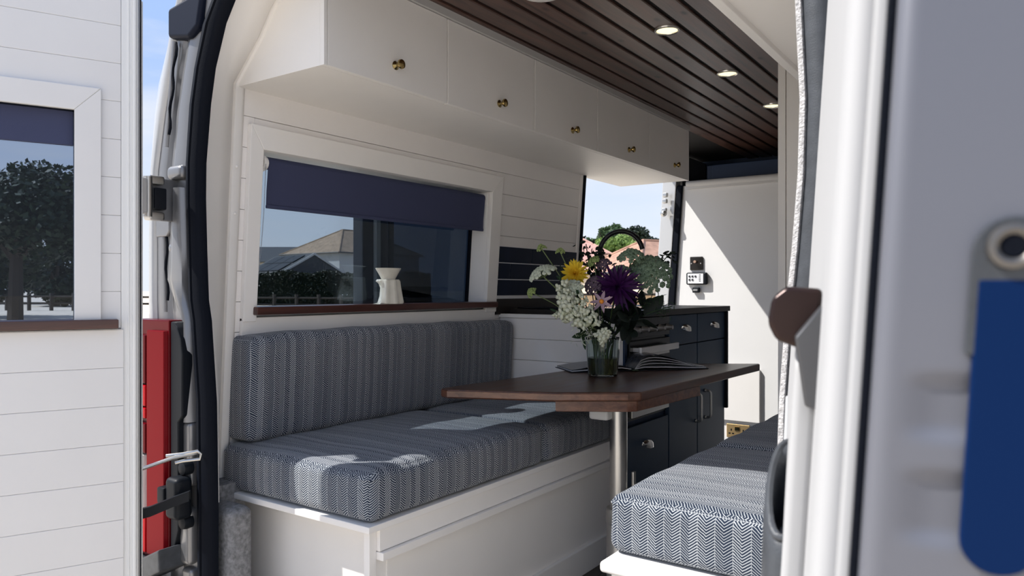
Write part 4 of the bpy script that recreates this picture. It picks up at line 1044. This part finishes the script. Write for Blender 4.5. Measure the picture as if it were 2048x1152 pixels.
# ================================================================== ceiling lights
dw = empty('downlight', (-1.04, 2.43, 1.98), 'round recessed ceiling spotlight nearest the rear doors', 'ceiling light', 'recessed ceiling spotlights')
obj('bezel', B().lathe([(.036, -.001), (.037, -.005), (.041, -.007), (.044, -.005), (.045, 0)], (-1.04, 2.43, 1.98), (0, 0, 1), 32), pm('silver bezel', (.70, .69, .66), .25, .9), dw)
obj('lens', B().lathe([(0, -.0035), (.030, -.0035), (.0365, -.002)], (-1.04, 2.43, 1.98), (0, 0, 1), 32), pm('lit warm lens', (.9, .85, .6), .4, emit=(1.0, .86, .50), es=1.15), dw)
for y, lb_ in ((3.06, 'round recessed ceiling spotlight, middle one of three'), (3.72, 'round recessed ceiling spotlight half hidden by the wardrobe')):
    c = copy_tree(dw); c.location = (-1.04, y, 1.98); c['label'] = lb_
al = empty('dome_light', (-1.22, 1.90, 1.98), 'white round ceiling fitting cut off at the top of the picture', 'ceiling light')
obj('dome', B().lathe([(0, -.020), (.030, -.019), (.046, -.014), (.052, -.006), (.052, 0)], (-1.22, 1.90, 1.98), (0, 0, 1), 32), white, al)
obj('rim', B().lathe([(.056, -.009), (.064, -.008), (.066, 0)], (-1.22, 1.90, 1.98), (0, 0, 1), 32), white, al)
# ================================================================== bulkhead fittings
YB = 4.65
sw = empty('light_switch', (-1.782, YB, 1.20), 'black nickel light switch plate on the sunlit bulkhead', 'switch')
obj('plate', B().box((-1.826, YB - .012, 1.200), (-1.740, YB, 1.287), .004, 3), bronze, sw)
obj('toggle', B().tube([(-1.785, YB - .012, 1.250), (-1.785, YB - .034, 1.254)], [.006, .009], 12), pm('copper toggle', (.75, .45, .28), .25, .9), sw)
for x in (-1.815, -1.752): obj('screw', B().ball((x, YB - .012, 1.243), .0045, 2, (1, .4, 1)), chrome, sw)
rc = empty('control_panel', (-1.775, YB, 1.106), 'black framed white heater control with round buttons on the bulkhead', 'control panel')
obj('case', B().box((-1.846, YB - .030, 1.104), (-1.706, YB, 1.184), .010, 3), blackpl, rc)
obj('face', B().box((-1.834, YB - .0315, 1.112), (-1.728, YB - .029, 1.176), .002), pm('white control face', (.80, .81, .83), .4), rc)
for i, (x, z) in enumerate(((-1.82, 1.158), (-1.80, 1.158), (-1.78, 1.158), (-1.82, 1.136), (-1.80, 1.136))):
    obj('button', B().lathe([(0, .001), (.004, .001), (.0045, .0025), (.0065, .0028), (.0070, 0)], (x, YB - .0315, z), (0, -1, 0), 16), greypl, rc)
for i in range(5):
    obj('indicator', B().box((-1.757, YB - .0325, 1.126 + i * .010), (-1.745, YB - .0313, 1.130 + i * .010), .0005, 1), greypl, rc)
us = empty('charging_socket', (-1.78, YB, 1.05), 'tiny black charging socket below the control panel', 'socket')
obj('case', B().box((-1.805, YB - .026, 1.052), (-1.760, YB, 1.087), .005, 2), blackpl, us)
obj('slot', B().box((-1.798, YB - .0275, 1.064), (-1.768, YB - .0255, 1.076), .001), steel, us)
so_ = empty('double_socket', (-1.5, YB, .13), 'brass double power socket low on the bulkhead', 'socket')
obj('plate', B().box((-1.583, YB - .010, .135), (-1.437, YB, .222), .003, 3), brasssat, so_)
obj('rocker', B().box((-1.530, YB - .016, .182), (-1.500, YB - .009, .207), .002), brass, so_)
for x0 in (-1.552, -1.476):
    hs = B().box((x0 - .004, YB - .0108, .178), (x0 + .004, YB - .0085, .192), .001)
    for dx in (-.011, .011): hs.box((x0 + dx - .007, YB - .0108, .158), (x0 + dx + .007, YB - .0085, .166), .001)
    obj('pin_holes', hs, blackrub, so_)
# ================================================================== outdoors
def tree(name, label, base, h, crown_r, crown_z, n, leaf, mat, trunk_r=.2, blobs=9, seed=0, group='trees beyond the houses', sq=.8):
    rnd = random.Random(seed); base = Vector(base)
    e = empty(name, base, label, 'tree', group)
    top = base + Vector((0, 0, h))
    tk = B().tube([base - Vector((0, 0, .4)), base + Vector((.1, 0, h * .3)), base + Vector((0, .1, h * .62)), top - Vector((0, 0, h * .15))], [trunk_r, trunk_r * .8, trunk_r * .55, trunk_r * .15], 8)
    bl = []
    cc = base + Vector((0, 0, crown_z))
    for i in range(blobs):
        th = rnd.uniform(0, 6.28); ph = rnd.uniform(-.75, .95); q = crown_r * rnd.uniform(.45, .78)
        c = cc + Vector((math.cos(th) * math.sqrt(max(0, 1 - ph * ph)) * q, math.sin(th) * math.sqrt(max(0, 1 - ph * ph)) * q, ph * q * sq))
        bl.append((c, crown_r * rnd.uniform(.28, .52)))
        tk.tube([base + Vector((0, 0, h * .35)), (base + Vector((0, 0, h * .5))).lerp(c, .5), c], [trunk_r * .4, trunk_r * .25, trunk_r * .06], 5)
    obj('trunk', tk, pm('bark', (.045, .035, .028), .9), e)
    vs_, fs_ = [], []
    for i in range(n):
        c, r = bl[i % len(bl)]
        d = Vector((rnd.gauss(0, 1), rnd.gauss(0, 1), rnd.gauss(0, 1))).normalized()
        p = c + d * r * rnd.uniform(.55, 1.05) ** .6; p.z = c.z + (p.z - c.z) * .8
        a = Vector((rnd.gauss(0, 1), rnd.gauss(0, 1), rnd.gauss(0, .6))).normalized(); b = a.cross((d + Vector((rnd.gauss(0, .5), rnd.gauss(0, .5), rnd.gauss(0, .5)))).normalized()).normalized()
        s = leaf * rnd.uniform(.6, 1.3); k_ = len(vs_)
        vs_ += [p - a * s, p + b * s * .55, p + a * s, p - b * s * .55]; fs_.append((k_, k_ + 1, k_ + 2, k_ + 3))
    me = bpy.data.meshes.new('crown'); inv = MW[e.name].inverted(); me.from_pydata([inv @ v for v in vs_], [], fs_); me.materials.append(mat)
    o = bpy.data.objects.new('crown', me); linkobj(o, e); o['kind'] = 'stuff'
    return e
tg = leafmat('tree foliage', (.085, .14, .055), (.03, .06, .024), trans=.2)
tg2 = leafmat('light tree foliage', (.26, .37, .10), (.15, .24, .06), trans=.3)
tg3 = leafmat('backlit dark foliage', (.024, .042, .018), (.007, .014, .007), trans=.1)  # leaf colour darkened, with the backlit look put into it
def gnd(u, t, z=None):
    p = at(u, 580, t); d = math.hypot(p.x, p.y); p.z = -.62 + max(0, min(1, (d - 14) / 45)) * .66 if z is None else z; return p
# seen through the side door opening
tree('oak_tree', 'broad mid green tree behind the far roofs, left of the tap', gnd(1200, 98), 10.3, 3.6, 6.8, 5200, .27, tg, seed=1)
tree('oak_tree', 'tall mid green tree behind the arch of the tap', gnd(1240, 112), 12.0, 3.9, 8.0, 5200, .3, tg, seed=2)
tree('oak_tree', 'dark tree behind the right hand terracotta roof', gnd(1287, 92), 9.6, 3.2, 6.4, 5600, .22, tg3, seed=3)
tree('oak_tree', 'small tree just left of the bulkhead edge', gnd(1336, 100), 8.6, 2.6, 6.2, 3500, .22, tg, seed=4)
tree('ash_tree', 'light green bushy tree framed inside the tap arch', gnd(1243, 78), 6.8, 2.6, 4.9, 5200, .2, tg2, seed=5)
tree('oak_tree', 'low tree at the left edge of the side opening', gnd(1166, 122), 9.6, 2.9, 5.6, 4200, .22, tg, seed=6)
# seen through the left door window
tree('oak_tree', 'large oak in dark backlit tone seen through the left door window', gnd(30, 30), 7.0, 3.2, 4.3, 10500, .15, tg3, .32, 15, seed=8, sq=.9)
tree('oak_tree', 'lower dark tree left of the big oak', gnd(-60, 34), 7.0, 3.2, 3.0, 4200, .18, tg3, .25, 10, seed=9)
tree('oak_tree', 'low dark tree right of the big oak in the left door window', gnd(112, 50), 4.6, 3.0, 2.2, 5200, .2, tg3, .2, 10, seed=10)
tree('oak_tree', 'low dark tree behind the trunk of the big oak', gnd(20, 56), 4.8, 3.4, 2.3, 5600, .22, tg3, .2, 10, seed=12)
roof_t = pm('terracotta roof tile', (.40, .235, .165), .85, noise=.25, nscale=2.5, bump=.3, bscale=6)
roof_p = pm('pink roof tile', (.52, .30, .25), .85, noise=.2, nscale=2.5)
roof_b = pm('brown roof tile', (.25, .185, .13), .85, noise=.25, nscale=2.0)
roof_d = pm('dark slate roof', (.05, .055, .062), .7)
wall_w = pm('shaded white render', (.34, .36, .38), .8); wall_c = pm('warm render', (.62, .52, .40), .8); wall_k = pm('black timber cladding', (.025, .028, .034), .7)  # white render toned down to grey, its shade put into the colour
winm = pm('house window glass', (.05, .06, .07), .15)
def house(name, label, c, w, d, rot, zb, ze, zr, rm, wm, hip=True, chim=None, wins=True, group='houses beyond the van', dormer=None, over=.4):
    c = Vector((c[0], c[1], 0)); m = Matrix.Translation(c) @ Matrix.Rotation(rot, 4, 'Z')
    e = empty(name, mat=Matrix.Translation(Vector((c.x, c.y, zb))) @ Matrix.Rotation(rot, 4, 'Z'), label=label, cat='house', group=group)
    T = lambda b: b.xf(lambda co: m @ co)
    W, D = w / 2, d / 2
    obj('wall', T(B().box((-W, -D, zb - .5), (W, D, ze))), wm, e)
    a = [(-W - over, -D - over, ze), (W + over, -D - over, ze), (W + over, D + over, ze), (-W - over, D + over, ze)]
    if hip: r0, r1 = (-W + D * .9, 0, zr), (W - D * .9, 0, zr)
    else: r0, r1 = (-W - over, 0, zr), (W + over, 0, zr)
    vs_ = a + [r0, r1]
    rb2 = B().faces(vs_, [(0, 1, 5, 4), (2, 3, 4, 5), (1, 2, 5), (3, 0, 4), (3, 2, 1, 0)])
    obj('roof', T(rb2), rm, e, smooth=False)
    if hip:
        rc_ = B()
        for (p0, p1) in ((a[0], r0), (a[1], r1), (a[2], r1), (a[3], r0), (r0, r1)): rc_.tube([p0, p1], .10, 6)
        obj('ridge_tiles', T(rc_), rm, e)
    gt = B(); 
    for i in range(4): gt.tube([a[i], a[(i + 1) % 4]], .09, 6)
    obj('gutter', T(gt), pm('gutter dark', (.06, .06, .06), .5), e)
    if wins:
        for sx in (-.55, 0, .55):
            f = obj('window', T(B().box((sx * W - .55, -D - .04, ze - 1.6), (sx * W + .55, -D + .02, ze - .45), .01)), pm('window frame white', (.7, .7, .7), .5), e)
            obj('pane', T(B().box((sx * W - .47, -D - .06, ze - 1.52), (sx * W - .03, -D - .03, ze - .53)).box((sx * W + .03, -D - .06, ze - 1.52), (sx * W + .47, -D - .03, ze - .53))), winm, f)
        for sy in (-.45, .45):
            f = obj('window', T(B().box((W - .02, sy * D - .55, ze - 1.6), (W + .04, sy * D + .55, ze - .45), .01)), pm('window frame white', (.7, .7, .7), .5), e)
            obj('pane', T(B().box((W + .03, sy * D - .47, ze - 1.52), (W + .06, sy * D + .47, ze - .53))), winm, f)
    if chim:
        cx, cy, h = chim
        q = obj('chimney', T(B().box((cx - .45, cy - .35, ze), (cx + .45, cy + .35, zr + h), .02).box((cx - .55, cy - .45, zr + h - .15), (cx + .55, cy + .45, zr + h), .02)), pm('chimney brick', (.16, .10, .075), .9), e)
        obj('chimney_pot', T(B().tube([(cx, cy, zr + h), (cx, cy, zr + h + .6)], .13, 8)), pm('chimney brick', (.16, .10, .075), .9), q)
    return e
def cpt(u, t): p = at(u, 580, t); return (p.x, p.y)
# through the side window
house('hipped_house', 'brown hip roofed house seen through the side window', cpt(706, 84), 11.5, 9.5, R(35 + 52), -.1, 4.95, 7.8, roof_b, wall_w, chim=(3.2, 0, -.55))
gh = house('garage', 'dark timber garage with pale gable trim before the hipped house', cpt(588, 62), 6.4, 4.9, R(35 - 48), -.1, 2.42, 4.0, roof_d, wall_k, hip=False, wins=False)
sx_ = cpt(588, 62)
mm_ = Matrix.Translation(Vector((sx_[0], sx_[1], 0))) @ Matrix.Rotation(R(35 - 48), 4, 'Z')
house('slate_house', 'dark slate roofed house at the left edge of the side window', cpt(548, 95), 16, 9, R(35), -.1, 4.5, 6.6, roof_d, wall_c, hip=False, wins=False)
bz = B()
for sy in (-1, 1):
    bz.prism([mm_ @ Vector((3.62, 0, 4.06)), mm_ @ Vector((3.62, sy * 2.9, 2.40)), mm_ @ Vector((3.62, sy * 2.9, 2.24)), mm_ @ Vector((3.62, 0, 3.88))], mm_.to_3x3() @ Vector((.06, 0, 0)))
obj('barge_board', bz, pm('pale barge board', (.42, .43, .43), .6), gh)
for k_ in range(2):
    for j_ in range(3):
        u0, u1 = -2.7 + j_ * 1.85, -.95 + j_ * 1.85; t0, t1 = .12 + .42 * k_, .50 + .42 * k_
        P_ = lambda a, t: mm_ @ Vector((a, -(2.85) * t, 4.0 - 1.58 * t + .06))
        obj('solar_panel', B().prism([P_(u0, t0), P_(u1, t0), P_(u1, t1), P_(u0, t1)], (0, 0, .05), .01), pm('solar panel', (.03, .035, .042), .6, spec=.2), gh)
# hedge
hg_rnd = random.Random(4)
he = empty('hedge', gnd(640, 56), 'long dark clipped hedge in front of the houses', 'hedge')
p0 = gnd(470, 56); p1 = gnd(860, 56); dv = (p1 - p0); nv = Vector((dv.y, -dv.x, 0)).normalized()
rows = []
for i in range(60):
    p = p0 + dv * i / 59; h = 2.15 + .12 * hg_rnd.random() + .15 * math.sin(i * .5)
    w = .55
    rows.append([p - nv * w, p - nv * (w + .08) + Vector((0, 0, h * .5)), p - nv * w * .8 + Vector((0, 0, h)), p + nv * w * .8 + Vector((0, 0, h)), p + nv * w + Vector((0, 0, 0))])
hb_ = B(); hb_.grid(rows); obj('hedge_core', hb_, pm('hedge core', (.006, .010, .007), .95, spec=.1), he)
vs_, fs_ = [], []
inv = MW[he.name].inverted()
for i in range(9000):
    s = hg_rnd.random(); p = p0 + dv * s + nv * hg_rnd.choice((-1, 1)) * hg_rnd.uniform(.45, .68) + Vector((0, 0, hg_rnd.random() * 2.35))
    if hg_rnd.random() < .35: p = p0 + dv * s + nv * hg_rnd.uniform(-.55, .55) + Vector((0, 0, 2.2 + hg_rnd.uniform(-.05, .2) + .15 * math.sin(s * 59 * .5)))
    a = Vector((hg_rnd.gauss(0, 1), hg_rnd.gauss(0, 1), hg_rnd.gauss(0, 1))).normalized(); b_2 = a.orthogonal().normalized(); k_ = len(vs_)
    s_ = hg_rnd.uniform(.05, .12); vs_ += [inv @ (p - a * s_), inv @ (p + b_2 * s_ * .6), inv @ (p + a * s_), inv @ (p - b_2 * s_ * .6)]; fs_.append((k_, k_ + 1, k_ + 2, k_ + 3))
me = bpy.data.meshes.new('leaves'); me.from_pydata(vs_, [], fs_); me.materials.append(leafmat('dark hedge leaf', (.012, .022, .011), (.004, .009, .005), trans=.05)); o = bpy.data.objects.new('leaves', me); linkobj(o, he); o['kind'] = 'stuff'
# post and rail fence
fe = empty('rail_fence', gnd(640, 45), 'low dark post and rail fence in front of the hedge', 'fence')
p0 = gnd(-120, 42); p1 = gnd(860, 42); dv = p1 - p0; n = 22
fm_ = pm('weathered fence timber', (.035, .030, .026), .9)
for i in range(n + 1):
    p = p0 + dv * i / n
    obj('post', B().box((p.x - .08, p.y - .08, p.z - .3), (p.x + .08, p.y + .08, p.z + .98), .01), fm_, fe)
for i in range(n):
    a = p0 + dv * i / n; b2 = p0 + dv * (i + 1) / n
    for hh in (.78, .40):
        obj('rail', B().tube([a + Vector((0, 0, hh)), b2 + Vector((0, 0, hh))], .065, 6), fm_, fe)
# through the sliding door opening
house('terracotta_house', 'terracotta roofed house right of the tap arch', cpt(1318, 48), 8.5, 6.5, R(35 + 30), -.2, 2.1, 4.25, roof_t, wall_c, chim=None)
house('terracotta_house', 'dull terracotta roofed house behind the flowers', cpt(1232, 60), 9.0, 6.5, R(35 + 38), -.2, 1.9, 3.95, roof_t, wall_c, chim=None)
house('pink_house', 'pink roofed house at the left edge of the side opening', cpt(1148, 66), 8.0, 7.0, R(35 + 5), -.2, 3.2, 5.6, roof_p, wall_w, wins=False)
bw_ = empty('garden_wall', gnd(1290, 30), 'low sandy brick garden wall beyond the side opening', 'wall')
p0 = gnd(1100, 30, -.4); p1 = gnd(1420, 30, -.4); dv = p1 - p0
brk = pm('sandy brick', (.55, .38, .22), .9, noise=.2, nscale=6)
nb = 18
for i in range(nb):
    a = p0 + dv * i / nb; e2 = p0 + dv * (i + 1) / nb; nrm = Vector((dv.y, -dv.x, 0)).normalized() * .11
    obj('wall_panel', B().prism([a - nrm, e2 - nrm - dv * .0008, e2 + nrm - dv * .0008, a + nrm], (0, 0, 1.25), .008), brk, bw_)
obj('coping', B().prism([p0 - dv.cross(Vector((0, 0, 1))).normalized() * .15 + Vector((0, 0, 1.25)), p1 - dv.cross(Vector((0, 0, 1))).normalized() * .15 + Vector((0, 0, 1.25)), p1 + dv.cross(Vector((0, 0, 1))).normalized() * .15 + Vector((0, 0, 1.25)), p0 + dv.cross(Vector((0, 0, 1))).normalized() * .15 + Vector((0, 0, 1.25))], (0, 0, .08), .01), fm_, bw_)
